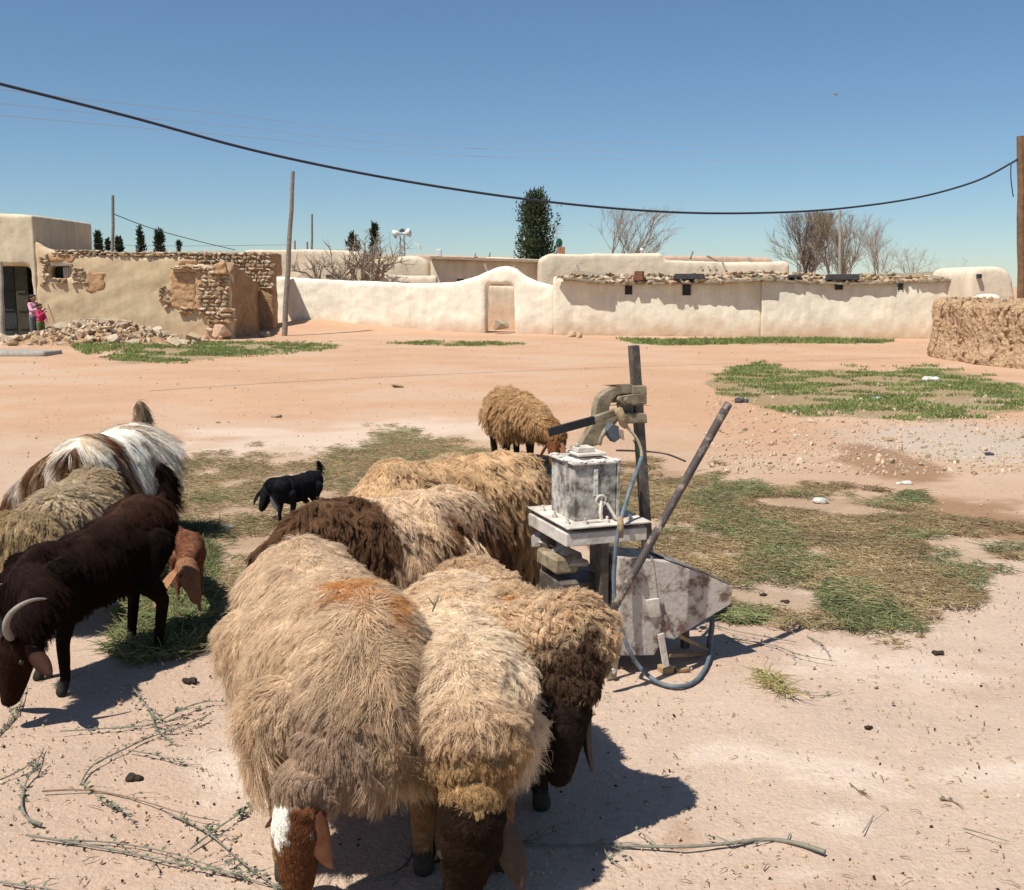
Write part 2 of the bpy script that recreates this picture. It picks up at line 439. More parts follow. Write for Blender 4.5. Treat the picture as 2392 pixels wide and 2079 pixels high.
def stone_field(parent, A, B, poly, rh, rw, out=.0, depth=.22, jitter=.25, maxn=999, pal=None):
    """courses of stones inside a photo polygon on the vertical plane A-B"""
    us = [p[0] for p in poly]; vs = [p[1] for p in poly]; n = 0; v = min(vs) + rh / 2; N = Vector((B[1] - A[1], -(B[0] - A[0]), 0)).normalized()
    if N.y > 0: N = -N
    ang = math.atan2(B[1] - A[1], B[0] - A[0])
    while v < max(vs):
        u = min(us) + random.uniform(0, rw)
        while u < max(us):
            w = rw * random.uniform(.65, 1.5); h = rh * random.uniform(.8, 1.2)
            if inpoly(np.array([u + w / 2]), np.array([v]), poly)[0] and n < maxn:
                c = Wp(u + w / 2, v + random.uniform(-.1, .1) * rh, A, B); sc_ = c.y / F
                stone(c + N * (out + random.uniform(-.03, .03)), (w * sc_ * 1.05, depth, h * sc_ * 1.08), parent,
                      rot=(random.uniform(-.12, .12), random.uniform(-.2, .2), ang + random.uniform(-.15, .15)), me=random.choice(pal or STONES)); n += 1
            u += w
        v += rh
    return n
def pwall(A, B, prof, thick, z0=-.15, holes=(), notch=None, mb=None):
    """wall with the top line given by photo points on the plane A-B; thickness away from the camera"""
    mb = mb or MB(); top = [Wp(px, py, A, B) for px, py in prof]
    N = Vector((-(B[1] - A[1]), B[0] - A[0], 0)).normalized()
    if N.y < 0: N = -N
    a, z = top[0], top[-1]
    loop = top + [Vector((z.x, z.y, z0))]
    if notch:
        (x0, x1, yt) = notch
        q, p = Wp(x1, yt, A, B), Wp(x0, yt, A, B)
        loop += [Vector((q.x, q.y, z0)), q, p, Vector((p.x, p.y, z0))]
    loop += [Vector((a.x, a.y, z0))]
    hl = [[Wp(h[0], h[1], A, B), Wp(h[2], h[1], A, B), Wp(h[2], h[3], A, B), Wp(h[0], h[3], A, B)] for h in holes]
    mb.prism(loop, N * thick, hl)
    return mb
def pt(px, Y): v = P(px, 700, Y); return (v.x, Y)
def linY(px, A, B): w = Wp(px, 700, A, B); return w

# --- left house: tall block with gateway
YL = 33.0; A, B = (-25, YL), (0, YL)
lh = thing('house', 'tall pale plastered house with a dark gateway at the far left', 'house', (P(30, 790, YL).x, YL, 0))
LO = lh.location
def rel(o, root):                       # keep world geometry while parenting
    o.parent = root; o.matrix_parent_inverse = Matrix.LocRotScale(root.location, root.rotation_euler, root.scale).inverted()
    return o
mb = pwall(A, B, [(-330, 500), (-100, 499), (0, 497), (40, 498), (77, 501)], 4.6, notch=(-70, 68, 622))
rel(adobe('wall', mb, LHOUSE, voxel=.10, amp=.02, amp2=.012, seed=3), lh)
# dark gate leaves set back in the opening
for (x0, x1, c, back) in ((-66, 36, (.030, .036, .034), .55), (38, 66, (.055, .05, .03), .35)):
    p, q = P(x0, 700, YL + back), P(x1, 700, YL + back)
    m = MB(); m.box((p.x, YL + back, 0), (q.x, YL + back + .05, 2.25))
    for k in range(4): m.box((p.x + .05, YL + back - .03, .3 + k * .55), (q.x - .05, YL + back, .36 + k * .55))
    rel(m.build('gate_leaf', mat('gate_%d' % x0, c, rough=.7, var=.3, scale=5), None), lh)

# --- ruined mud house
A, B = (-25, YL), (0, YL)
ruin = thing('ruined_house', 'crumbling ochre mud house with exposed stones and a walled-up doorway', 'house', (P(300, 790, YL).x, YL, 0))
mb = pwall(A, B, [(77, 560), (90, 566), (100, 577), (118, 584), (180, 594), (300, 597), (400, 599), (430, 598), (445, 612), (470, 618), (500, 622), (520, 632), (536, 642)], .5,
           holes=[(115, 620, 165, 650)])
rel(adobe('wall', mb, OCHRE, voxel=.07, amp=.02, amp2=.014, scale2=4, seed=5), ruin)
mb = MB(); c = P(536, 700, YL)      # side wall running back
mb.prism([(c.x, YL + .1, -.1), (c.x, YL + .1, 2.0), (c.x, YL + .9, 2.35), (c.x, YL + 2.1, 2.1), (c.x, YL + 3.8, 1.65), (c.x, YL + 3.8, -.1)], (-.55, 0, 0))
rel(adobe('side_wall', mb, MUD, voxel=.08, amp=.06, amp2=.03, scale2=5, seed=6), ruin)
mb = MB(); p, q = Wp(110, 652, A, B), Wp(170, 616, A, B)
mb.box((p.x, YL + .45, p.z - .1), (q.x, YL + .5, q.z + .1)); rel(mb.build('window_board', DARKIN, None), ruin)
p, q = Wp(111, 622, A, B), Wp(170, 618, A, B)
mb = MB(); mb.box((p.x, YL - .05, p.z), (q.x, YL + .3, p.z + .07)); rel(mb.build('lintel', WOODG, None, bevel=.01), ruin)
for k in range(5):
    x = Wp(146 + k * 4.2, 640, A, B).x; z0, z1 = Wp(146, 649, A, B).z, Wp(146, 624, A, B).z
    mb = MB(); mb.box((x - .02, YL + .12, z0), (x + .02, YL + .15, z1)); rel(mb.build('slat', mat('pale_wood', (.5, .45, .38), var=.2, scale=10), None), ruin)
# exposed mud patches are recessed pads standing a little proud of the wall core
def mud_patch(poly, seed, out=.015, m=MUDB, root=None, A=A, B=B):
    mb = MB(); mb.prism([Wp(x, y, A, B) + Vector((0, -out, 0)) for x, y in poly], (0, .2, 0))
    return rel(adobe('mud_patch', mb, m, voxel=.035, amp=.008, amp2=.02, scale2=13, smooth_it=1, seed=seed), root or ruin)
mud_patch([(200, 640), (207, 628), (215, 638), (248, 636), (240, 652), (247, 662), (240, 678), (215, 685), (200, 678)], 11)
mud_patch([(112, 596), (180, 594), (175, 603), (168, 614), (112, 612)], 12)
mud_patch([(398, 633), (457, 633), (458, 715), (450, 726), (438, 742), (425, 738), (420, 726), (396, 716)], 13, out=.03)
mud_patch([(418, 606), (455, 606), (460, 618), (415, 620)], 14)
mud_patch([(503, 618), (530, 612), (536, 640), (500, 640)], 15, out=.25)
def polyf(A, B, poly, rh, rw, **k):
    n0 = set(bpy.data.objects); n = stone_field(None, A, B, poly, rh, rw, **k)
    return [o for o in bpy.data.objects if o not in n0]
PALW = [STONES[i] for i in (0, 1, 2, 3, 5, 6, 7)]
rs = []
mud_patch([(456, 622), (500, 624), (534, 642), (536, 760), (500, 775), (490, 750), (458, 722)], 16, out=.05)
rs += polyf(A, B, [(92, 660), (92, 600), (112, 590), (116, 612), (114, 662), (108, 672), (94, 668)], 8, 11, out=.0)
rs += polyf(A, B, [(166, 624), (196, 628), (201, 636), (200, 668), (168, 666), (160, 655)], 8, 12, out=.0)
rs += polyf(A, B, [(115, 650), (160, 652), (158, 664), (116, 668)], 7, 12, out=.0)
rs += polyf(A, B, [(366, 665), (396, 668), (396, 716), (378, 718), (366, 712)], 9, 15, out=.0)
rs += polyf(A, B, [(458, 622), (500, 622), (538, 640), (538, 755), (500, 755), (480, 790), (472, 770), (488, 750), (458, 722)], 9.5, 14, out=.03)
rs += polyf(A, B, [(505, 706), (541, 706), (541, 757), (508, 757)], 12, 24, out=.14, depth=.35)
rs += polyf(A, B, [(410, 716), (458, 716), (456, 732), (444, 738), (420, 730)], 8, 13, out=.05)
rs += polyf(A, B, [(115, 583), (440, 590), (440, 601), (115, 597)], 5, 13, out=-.10, depth=.3)
rs += polyf(A, B, [(396, 620), (462, 620), (462, 632), (396, 632)], 5.5, 22, out=.08)
for o in rs: rel(o, ruin)
o = stone(Wp(519, 772, A, B) + Vector((0, -.12, 0)), (.62, .5, .42), None, rot=(.1, .05, .1), me=STONES[4]); rel(o, ruin)

# --- stone wall of the roofless building behind
YC = 36.9; A, B = (-25, YC), (0, YC)
cw = thing('stone_wall', 'rubble stone wall standing above the ruined mud house, with a dark shaded end', 'wall', (P(500, 700, YC).x, YC, 0))
mb = pwall(A, B, [(60, 590), (250, 590), (430, 589), (540, 588), (638, 588)], .5)
rel(adobe('wall', mb, MUD, voxel=.09, amp=.02, amp2=.02, seed=7), cw)
for o in polyf(A, B, [(425, 588), (637, 588), (637, 680), (612, 682), (575, 672), (540, 650), (430, 640)], 9, 11, out=-.03, maxn=290): rel(o, cw)
mb = MB(); c0, c1 = P(637, 600, YC), P(637, 643, YC)
mb.box((c0.x - .5, YC + .5, c1.z), (c0.x, YC + 1.5, c0.z + .15)); rel(adobe('end_block', mb, MUD, voxel=.06, amp=.01, seed=8), cw)

# --- long boundary wall with arched rise over the doorway
A, B = pt(640, 38.9), pt(1293, 36.0)
bw = thing('boundary_wall', 'cream plastered yard wall rising in a hump over an open doorway', 'wall', (*pt(960, 37.4), 0))
mb = pwall(A, B, [(638, 645), (700, 650), (800, 655), (900, 660), (1000, 662), (1060, 660), (1100, 650), (1130, 637), (1160, 624), (1180, 622), (1200, 628), (1225, 645), (1250, 657), (1290, 668), (1296, 668)],
           .45, notch=(1133, 1200, 663))
rel(adobe('wall', mb, CREAM, voxel=.09, amp=.035, scale=.8, amp2=.012, seed=21), bw)
# inner wall seen through the doorway
A2, B2 = pt(1080, 39.6), pt(1260, 39.3)
iw = thing('yard_wall', 'sunlit cream wall seen inside the open doorway', 'wall', (*pt(1165, 39.5), 0))
rel(adobe('wall', pwall(A2, B2, [(1090, 668), (1270, 668)], .3), plaster('inner_plaster', (.68, .55, .40), base=(.62, .42, .28), bz=.9), voxel=.1, amp=.02, seed=22), iw)
blk = stone(Wp(1170, 757, A, B) + Vector((0, -.1, 0)), (.55, .4, .42), None, name='stone_block', rot=(0, 0, .1), me=STONES[8], label='grey stone block lying in the open doorway', cat='stone')
blk.data = STONES[3]

# --- long shed with stone-weighted roof
A, B = pt(1293, 35.6), pt(2265, 33.0)
sh = thing('shed', 'long low cream shed with a stone-weighted mud roof and eaves', 'building', (*pt(1750, 34.3), 0))
Ndir = Vector((-(B[1] - A[1]), B[0] - A[0], 0)).normalized(); Ndir = -Ndir if Ndir.y > 0 else Ndir     # towards the camera
top = [(1290, 645), (1300, 646), (1330, 652), (1420, 657), (1640, 657), (1782, 650)]
holes = [(1459, 669, 1478, 690), (1594, 665, 1614, 690)]
rel(adobe('wall', pwall(A, B, top, 3.0, holes=[]), CREAM2, voxel=.1, amp=.03, scale=1.0, seed=31), sh)
A3 = (A[0] + Ndir.x * .16, A[1] + Ndir.y * .16); B3 = (B[0] + Ndir.x * .16, B[1] + Ndir.y * .16)
rel(adobe('wall', pwall(A3, B3, [(1782, 650), (1900, 655), (2050, 655), (2252, 650)], 3.0), CREAM2, voxel=.1, amp=.03, scale=1.0, seed=32), sh)
und = [(1318, 652), (1345, 655), (1380, 658), (1420, 663), (1500, 664), (1600, 664), (1640, 663), (1720, 659), (1780, 655), (1850, 660), (1900, 662), (1980, 665), (2060, 663), (2160, 659), (2250, 655)]
def uy(px): return float(np.interp(px, [a for a, b_ in und], [b_ for a, b_ in und]))
Ae = (A[0] + Ndir.x * .36, A[1] + Ndir.y * .36); Be = (B[0] + Ndir.x * .36, B[1] + Ndir.y * .36)
V_ = []; Fc = []; xs = np.linspace(1310, 2262, 120); rr = random.Random(5)
for i, x in enumerate(xs):                       # mud slab: ragged lip, thick back
    if i % 7 == 0: jst = rr.uniform(-.14, .10)
    jut = jst + rr.uniform(-.015, .015); e = Wp(x, uy(x) - .5 + rr.uniform(-1, 1), Ae, Be); e = e + Ndir * jut
    t_ = .05 + .02 * rr.random()
    for off, dz in ((0, 0), (0, t_), (-3.0, t_ + .25), (-3.0, .0)):
        V_.append(e + Ndir * off + Vector((0, 0, dz)))
for i in range(len(xs) - 1):
    for k in range(4):
        k2 = (k + 1) % 4; Fc.append((i * 4 + k, i * 4 + k2, (i + 1) * 4 + k2, (i + 1) * 4 + k))
Fc += [(0, 1, 2, 3), tuple((len(xs) - 1) * 4 + k for k in (3, 2, 1, 0))]
mb = MB(); mb.add(V_, Fc); rel(mb.build('roof', mat('roof_mud', (.30, .25, .18), var=.4, scale=6, bump=.7, bscale=25), None), sh)
rt = [(1300, 641), (1480, 641), (1600, 642), (1700, 636), (1760, 627), (1850, 629), (1960, 634), (2060, 641), (2160, 644), (2262, 655)]
def ry(px): return float(np.interp(px, [a for a, b_ in rt], [b_ for a, b_ in rt]))
n = 0
for row in range(3):
    x = 1306 + row * 4
    while x < 2255 and n < 290:
        w = random.uniform(8, 19) * (1 if row else 1.1); h = random.uniform(6.5, 11); yb = uy(x) - 6 - row * 7.5
        if yb > ry(x) - 2:
            c = Wp(x, yb, Ae, Be); s_ = c.y / F
            o = stone(c - Ndir * (.20 + row * .3 + random.uniform(-.08, .08)), (w * s_, .30, h * s_), None, rot=(random.uniform(-.4, .4), random.uniform(-.35, .35), random.uniform(-.5, .5)),
                      me=random.choice(STONES if x < 1950 else [STONES[0], STONES[2], STONES[3], STONES[7]])); rel(o, sh); n += 1
        x += w * random.uniform(.8, 1.15)
# rubber strips, tin and box weighing the roof down
for (x0, x1, y0, y1, m, nm) in ((1571, 1645, 639, 652, RUBBER, 'rubber_sheet'), (1928, 2008, 640, 654, RUBBER, 'rubber_sheet'), (1838, 1872, 642, 648, RUBBER, 'rubber_sheet'), (1478, 1502, 633, 655, RUST, 'rusty_tin')):
    p, q = Wp(x0, y1, Ae, Be), Wp(x1, y0, Ae, Be); d = (q - p); d.z = 0; d.normalize()
    mb = MB(); mb.prism([p + Vector((0, 0, 0)), p + (q - p) * 1 - Vector((0, 0, q.z - p.z)), q, Vector((p.x, p.y, q.z)) + d * .06], -Ndir * .45)
    o = mb.build(nm, m, None, bevel=.02, seg=2); rel(o, sh); o.location += -Ndir * .12 if False else Vector((0, 0, 0))
for (x0, y0, x1, y1, on) in ((1460, 667, 1477, 688, 0), (1594, 664, 1614, 690, 0), (1950, 664, 1969, 677, 1), (2096, 663, 2110, 677, 1)):
    AA, BB = (A3, B3) if on else (A, B)
    p, q = Wp(x0, y1, AA, BB), Wp(x1, y0, AA, BB)
    mb = MB(); d = q - p; d.z = 0; L_ = d.length; d.normalize()
    f = p + Ndir * .05
    for a, b_, z0, z1 in ((0, .04, p.z, q.z), (L_ - .04, L_, p.z, q.z), (0, L_, q.z - .03, q.z)):
        mb.prism([f + d * a + Vector((0, 0, z0 - p.z)), f + d * b_ + Vector((0, 0, z0 - p.z)), f + d * b_ + Vector((0, 0, z1 - p.z)), f + d * a + Vector((0, 0, z1 - p.z))], -Ndir * .12)
    mb.prism([f - Ndir * .03, f + d * L_ - Ndir * .03, f + d * L_ - Ndir * .03 + Vector((0, 0, q.z - p.z)), f - Ndir * .03 + Vector((0, 0, q.z - p.z))], -Ndir * .03)
    rel(mb.build('drain_spout', DARKIN, None), sh)
for (px, py, w) in ((1338, 787, 18), (1352, 789, 9)):
    c = G(px, py); stone(c + Vector((0, 0, .08)), (w * .022, .3, .22), None, name='rock', label=('larger' if w > 10 else 'smaller') + ' pale stone of the two lying at the foot of the shed wall', cat='stone', group='stones at the shed wall')

# --- buildings further back
def far_block(name, label, prof, Y, depth, m, holes_dark=(), cat='house', seed=40, voxel=.12, edge=None):
    A, B = (-25, Y), (25, Y); c = prof[len(prof) // 2]
    r = thing(name, label, cat, (P(c[0], 700, Y).x, Y, 0))
    rel(adobe('wall', pwall(A, B, prof, depth), m, voxel=voxel, amp=.03, scale=.9, amp2=.015, seed=seed), r)
    for (x0, y0, x1, y1) in holes_dark:
        p, q = P(x0, y1, Y), P(x1, y0, Y)
        mb = MB(); mb.box((p.x, Y - .03, p.z), (q.x, Y + .05, q.z)); o = mb.build('window', DARKIN, None); rel(o, r)  # flat dark panel stands for the unlit window opening
        mb = MB(); mb.box((p.x - .06, Y - .07, p.z - .08), (q.x + .06, Y + .0, p.z - .01)); rel(mb.build('sill', FAR, None), r)
    if edge:
        V2 = MB()
        for (x0, y0), (x1, y1) in zip(edge[:-1], edge[1:]): V2.bar(P(x0, y0, Y - .15), P(x1, y1, Y - .15), .5, .10)
        rel(V2.build('roof_edge', mat('roof_edge_mud', (.36, .28, .20), var=.3, scale=5), None), r)
    return r
far_block('house', 'flat-roofed cream house behind the yard wall with a dark slot window', [(566, 589), (572, 584), (600, 583), (720, 583), (800, 584), (848, 588)], 47, 6, FAR, [(762, 642, 797, 650)], seed=41)
far_block('house', 'low cream house behind the doorway hump with brown parapet', [(1003, 604), (1020, 600), (1130, 604), (1140, 600), (1270, 606)], 44, 5, FAR, [(1068, 652, 1100, 657)], seed=42, edge=[(1005, 602), (1080, 604), (1130, 606), (1260, 610)])
far_block('wall', 'long pale parapet along the horizon behind the doorway', [(880, 596), (1010, 595), (1100, 598), (1300, 603)], 52, 4, PINK, cat='wall', seed=43)
far_block('house', 'tall cream house beside the cypress, above the shed roof', [(1262, 606), (1272, 597), (1286, 592), (1400, 593), (1540, 592), (1549, 593), (1550, 609), (1640, 610), (1780, 612), (1840, 610), (1846, 616)], 41, 5, FAR, seed=44)
far_block('house', 'low pinkish mud roof far behind the cream house', [(1548, 598), (1650, 597), (1740, 600), (1800, 601), (1806, 612)], 49, 4, PINK, seed=45)
far_block('wall', 'low stepped cream wall in front of the domed store', [(865, 640), (900, 640), (930, 642), (990, 644), (1020, 642), (1022, 655)], 43, .5, FAR, cat='wall', seed=46)
far_block('wall', 'stone yard wall between the bare tree and the rounded store', [(840, 606), (905, 606)], 48, .5, OCHRE, cat='wall', seed=47)
# rounded clay stores
def clay_store(label, prof, Y, depth, seed):
    r = thing('clay_store', label, 'storehouse', (P(prof[len(prof) // 2][0], 700, Y).x, Y, 0))
    mb = pwall((-25, Y), (30, Y), prof, depth)
    me = eval_mods(mb.mesh('wall'), [('REMESH', dict(mode='VOXEL', voxel_size=.09)), ('SMOOTH', dict(factor=.5, iterations=22))])
    me.polygons.foreach_set('use_smooth', np.ones(len(me.polygons), dtype=bool)); me.materials.clear(); me.materials.append(FAR)
    rel(link('wall', me), r); return r
clay_store('rounded cream clay store with a swelling top behind the yard wall', [(882, 650), (888, 640), (905, 612), (925, 600), (960, 596), (985, 600), (1000, 612), (1006, 640)], 44.5, 2.2, 1)
rd = clay_store('rounded tan clay store at the far right with a small dark hole', [(2262, 660), (2266, 634), (2276, 624), (2300, 622), (2340, 622), (2358, 630), (2370, 650), (2374, 700)], 31.5, 3.0, 2)
p, q = P(2283, 650, 31.42), P(2292, 640, 31.42); mb = MB(); mb.box((p.x, 31.36, p.z), (q.x, 31.6, q.z)); rel(mb.build('opening', DARKIN, None), rd)  # dark block stands for the shade in the hole
far_block('wall', 'pale curved wall before the round clay store', [(2286, 690), (2292, 687), (2330, 686), (2344, 692)], 30, .4, CREAM2, cat='wall', seed=48)
far_block('house', 'end of the shed row, a cream block beside the round store', [(2244, 662), (2252, 655), (2262, 652), (2284, 650), (2290, 690)], 33.6, 2.0, CREAM2, seed=49)

# poles, spouts and sticks on the far roofs
WL = ('left of the doorway hump', 'just right of the doorway hump', 'above the left end of the shed roof', 'standing on the pinkish far roof', 'leaning on the pinkish far roof', 'left of three short ones', 'middle of three short ones', 'right of three short ones', 'long one beside the three short ones', 'tiny one on the pinkish roof')
for i, (a, b_, Y) in enumerate((((1132, 617), (1139, 636), 43.6), ((1199, 622), (1207, 640), 43.6), ((1348, 620), (1358, 640), 40.6), ((1618, 588), (1613, 604), 48.5), ((1652, 598), (1682, 612), 48.5),
                                ((1638, 624), (1642, 632), 40.6), ((1655, 624), (1659, 632), 40.6), ((1670, 624), (1674, 632), 40.6), ((1688, 614), (1697, 634), 40.6), ((1749, 604), (1756, 612), 48.5))):
    mb = MB(); mb.tube([P(*a, Y), P(*b_, Y - .5)], .045, 6)
    mb.build('wooden_spout', WOODG, None, label='wooden pole poking from a far wall, ' + WL[i], cat='pole', group='wooden poles in the far walls')

# --- mud stack at the right
mr_ = thing('mud_stack', 'rough heap wall of dried straw-mud at the right edge', 'mud heap', (11.2, 22.6, 0))
mb = MB()
pl = [G(2168, 850), G(2240, 868), G(2392, 900), G(2600, 930), Vector((16.5, 26, 0)), G(2200, 790)]
pl = [Vector((p.x, p.y, 0)) for p in pl]
pl = [(9.75, 23.0), (9.95, 21.8), (10.3, 20.8), (13.5, 20.0), (16, 22), (16, 27), (10.9, 27), (9.8, 25)]
mb.prism([(x, y, -.1) for x, y in pl], (0, 0, 1.35)); 
me = eval_mods(mb.mesh('heap'), [('REMESH', dict(mode='VOXEL', voxel_size=.055)), ('SMOOTH', dict(factor=.5, iterations=14))])
p = vco(me).astype(float); nn = vno(me)
p += nn * (.08 * vnoise(p, 1.6, 51) + .035 * np.abs(vnoise(p, 6, 52)) + .03 * vnoise(p, 16, 53))[:, None]
sk = sstep(.5, 0, p[:, 2])[:, None] * .12                        # spreads at the foot
p[:, :2] += nn[:, :2] * sk
me.vertices.foreach_set('co', p.astype(np.float32).ravel()); me.update(); me.materials.clear()
STRAWMUD = mat('straw_mud', (.47, .315, .19), var=.3, scale=9, bump=1.0, bscale=16, bdist=.06, spec=.1); me.materials.append(STRAWMUD)
rel(link('body', me), mr_)
r5 = hsh(55); cand = np.where((nn[:, 1] < .3) & (p[:, 2] > .03))[0]; pick = r5.choice(cand, 650); VV = []; FF = []; o = 0
for i in pick:
    V_, F_ = HULLS[r5.integers(9)]; s_ = r5.uniform(.05, .16)
    Mx = Matrix.Translation(p[i]) @ Euler(r5.uniform(0, 6, 3)).to_matrix().to_4x4() @ Matrix.Diagonal((s_ * 1.3, s_ * .8, s_ * .6, 1))
    VV += [tuple(Mx @ v) for v in V_]; FF += [[a + o for a in f] for f in F_]; o += len(V_)
rel(link('clods', mesh_np('clods', VV, FF, STRAWMUD), kind='stuff'), mr_)

# --- rubble heap
def heap_z(x, y): 
    z = .44 * np.exp(-(((x + 12.2) / 1.5) ** 2 + ((y - 31.9) / .9) ** 2)) + .30 * np.exp(-(((x + 12.6) / 1.5) ** 2 + ((y - 30.9) / .8) ** 2)) + .26 * np.exp(-(((x + 11.0) / 1.0) ** 2 + ((y - 31) / .8) ** 2))
    return z
gx2, gy2 = np.meshgrid(np.linspace(-16.5, -8.6, 90), np.linspace(28.8, 32.9, 50)); hx, hy = gx2.ravel(), gy2.ravel()
hz = heap_z(hx, hy) - .04 + .05 * vnoise(np.stack([hx, hy, hx * 0], 1), 5, 57)
ix = np.arange(4500).reshape(50, 90); Fh = np.stack([ix[:-1, :-1], ix[:-1, 1:], ix[1:, 1:], ix[1:, :-1]], -1).reshape(-1, 4)
hm = link('rubble_heap', mesh_np('rubble_heap', np.stack([hx, hy, hz], 1), Fh, MUD, True), kind='stuff', label='low heap of crumbled mud under the broken stones', cat='rubble')
r6 = hsh(58); VV = []; FF = []; o = 0; mi = []
for i in range(1400):
    x, y = r6.uniform(-16.4, -8.8), r6.uniform(29.2, 32.6); z = heap_z(x, y)
    if r6.random() > .10 + z * 2.6: continue
    V_, F_ = HULLS[r6.integers(9)]; s_ = r6.uniform(.06, .17)
    Mx = Matrix.Translation((x, y, z + s_ * .12)) @ Euler(r6.uniform(0, 6, 3)).to_matrix().to_4x4() @ Matrix.Diagonal((s_ * 1.3, s_, s_ * .7, 1))
    VV += [tuple(Mx @ v) for v in V_]; FF += [[a + o for a in f] for f in F_]; o += len(V_); mi += [int(r6.integers(5))] * len(F_)
me = mesh_np('rubble', VV, FF)
for m in STONEM: me.materials.append(m)
me.polygons.foreach_set('material_index', np.array(mi, dtype=np.int32)); link('rubble', me, kind='stuff', label='small broken stones strewn over the rubble heap', cat='rubble')
k = 0
while k < 95:
    x, y = r6.uniform(-16.0, -9.0), r6.uniform(29.2, 32.4); z = float(heap_z(x, y))
    if r6.random() > .12 + z * 2.0: continue
    s_ = r6.uniform(.14, .36); k += 1
    stone((x, y, z + s_ * .18), (s_ * 1.25, s_, s_ * .65), None, name='rock', rot=tuple(r6.uniform(-.5, .5, 3)), label='broken buff building stone lying in the rubble heap', cat='stone', group='larger stones of the rubble heap')
for (px, py, w, h, lb) in ((262, 805, 34, 30, 'large brown boulder at the right foot of the rubble heap'), (405, 812, 38, 24, 'pale split boulder on the grass right of the rubble'), (452, 800, 34, 26, 'buff boulder on the grass, rightmost of the rubble'),
                       (244, 836, 26, 10, 'flat pale stone in front of the large brown boulder'), (571, 785, 20, 14, 'small round boulder at the foot of the shaded side wall'), (618, 787, 24, 16, 'buff boulder between the ruin and the leaning pole'),
                       (110, 765, 30, 10, 'flat pale slab propped on the rubble beside the children')):
    c = G(px, py); s_ = c.y / F; stone(c + Vector((0, 0, h * s_ * .4)), (w * s_, w * s_ * .8, h * s_), None, name='rock', label=lb, cat='stone')
mb = MB(); p, q = G(-40, 832), G(135, 828); mb.box((p.x, p.y - .1, -.05), (q.x, p.y + 1.0, .10))
adobe('doorstep', mb, CONC, voxel=.05, amp=.015, seed=59, label='low pale concrete strip before the rubble heap', cat='step')

# --- poles and wires
def pole(px0, py0, px1, py1, Y, r0, r1, m, label, name='utility_pole', extra=None):
    b_, t_ = P(px0, py0, Y), P(px1, py1, Y)
    d = t_ - b_; base = b_ + d * ((-.3 - b_.z) / d.z) if b_.z > 0 else b_
    mb = MB(); k = 9; mb.tube([base.lerp(t_, i / k) + Vector((.012 * math.sin(i * 2), 0, 0)) for i in range(k + 1)], [r0 + (r1 - r0) * i / k for i in range(k + 1)], 10)
    return mb.build(name, m, None, smooth=False, label=label, cat='pole')
pole(664, 784, 685, 400, 34.9, .095, .06, WOODG, 'leaning grey wooden pole in front of the yard wall')
pole(263, 600, 264, 456, 42, .075, .055, WOODG, 'upright wooden pole rising behind the ruined house')
pole(728, 600, 729, 500, 62, .075, .06, WOODG, 'thin far pole right of the leaning pole')
pole(689, 600, 689, 562, 62, .06, .05, WOODG, 'short stub of a pole on the far roof, left one'); pole(718, 600, 718, 565, 62, .06, .05, WOODG, 'short stub of a pole on the far roof, beside the thin pole')
pole(2386, 760, 2384, 318, 24.5, .095, .075, WOODB, 'thick brown wooden pole at the right edge')
pole(1962, 620, 1962, 491, 46, .07, .06, CONC, 'pale pole standing in the bare trees')
pole(6, 805, 2, 612, 31.6, .085, .05, CONC, 'pale post at the left edge beside the gateway', name='post')
def wire(pts, r, m, label, name='wire', n=60):
    pts = [Vector(p) for p in pts]; xs = np.linspace(0, len(pts) - 1, n); out = []
    for x in xs:
        i = min(int(x), len(pts) - 2); t = x - i; p0, p1, p2, p3 = pts[max(i - 1, 0)], pts[i], pts[i + 1], pts[min(i + 2, len(pts) - 1)]
        out.append(.5 * ((2 * p1) + (p2 - p0) * t + (2 * p0 - 5 * p1 + 4 * p2 - p3) * t * t + (3 * p1 - p0 - 3 * p2 + p3) * t ** 3))
    mb = MB(); mb.tube(out, r, 6); return mb.build(name, m, None, smooth=True, label=label, cat='cable')
CABM = mat('cable_rubber', (.035, .04, .055), rough=.7, var=.2, bump=0)
cb = [(-120, 165), (0, 196), (300, 272), (600, 353), (900, 415), (1196, 461), (1450, 488), (1650, 498), (1850, 495), (2000, 483), (2150, 460), (2280, 423), (2362, 381), (2384, 366)]
wire([P(x, y, 15 + 9.5 * (x + 120) / 2500) for x, y in cb], .023, CABM, 'thick dark cable sagging across the whole sky', 'cable', 110)
wire([P(2362, 381, 24.3), P(2361, 410, 24.3), P(2364, 440, 24.3), P(2367, 460, 24.3)], .012, CABM, 'loose cable end dangling left of the brown pole', 'cable', 14)
THINW = mat('thin_wire', (.42, .44, .46), rough=.5, var=.1, bump=0)
for k, (y0, y1) in enumerate(((206, 330), (240, 350), (268, 368))):
    wire([P(-60, y0 - 4, 40), P(500, y0 * .45 + y1 * .55 - 10, 62), P(1200, y1, 90), P(2392, y1 + 12, 120)], .012, THINW, ('highest', 'middle', 'lowest')[k] + ' of the three thin pale wires in the blue sky')
    bpy.context.scene.collection.objects[-1]['group'] = 'thin power wires'
wire([P(266, 500, 42), P(350, 532, 44), P(450, 560, 47), P(550, 584, 50)], .016, CABM, 'thin dark wire sloping from the upright pole to the far roofs')
wire([P(-40, 548, 60), P(300, 573, 60), P(680, 572, 62)], .010, CABM, 'thin dark wire low behind the ruined house')
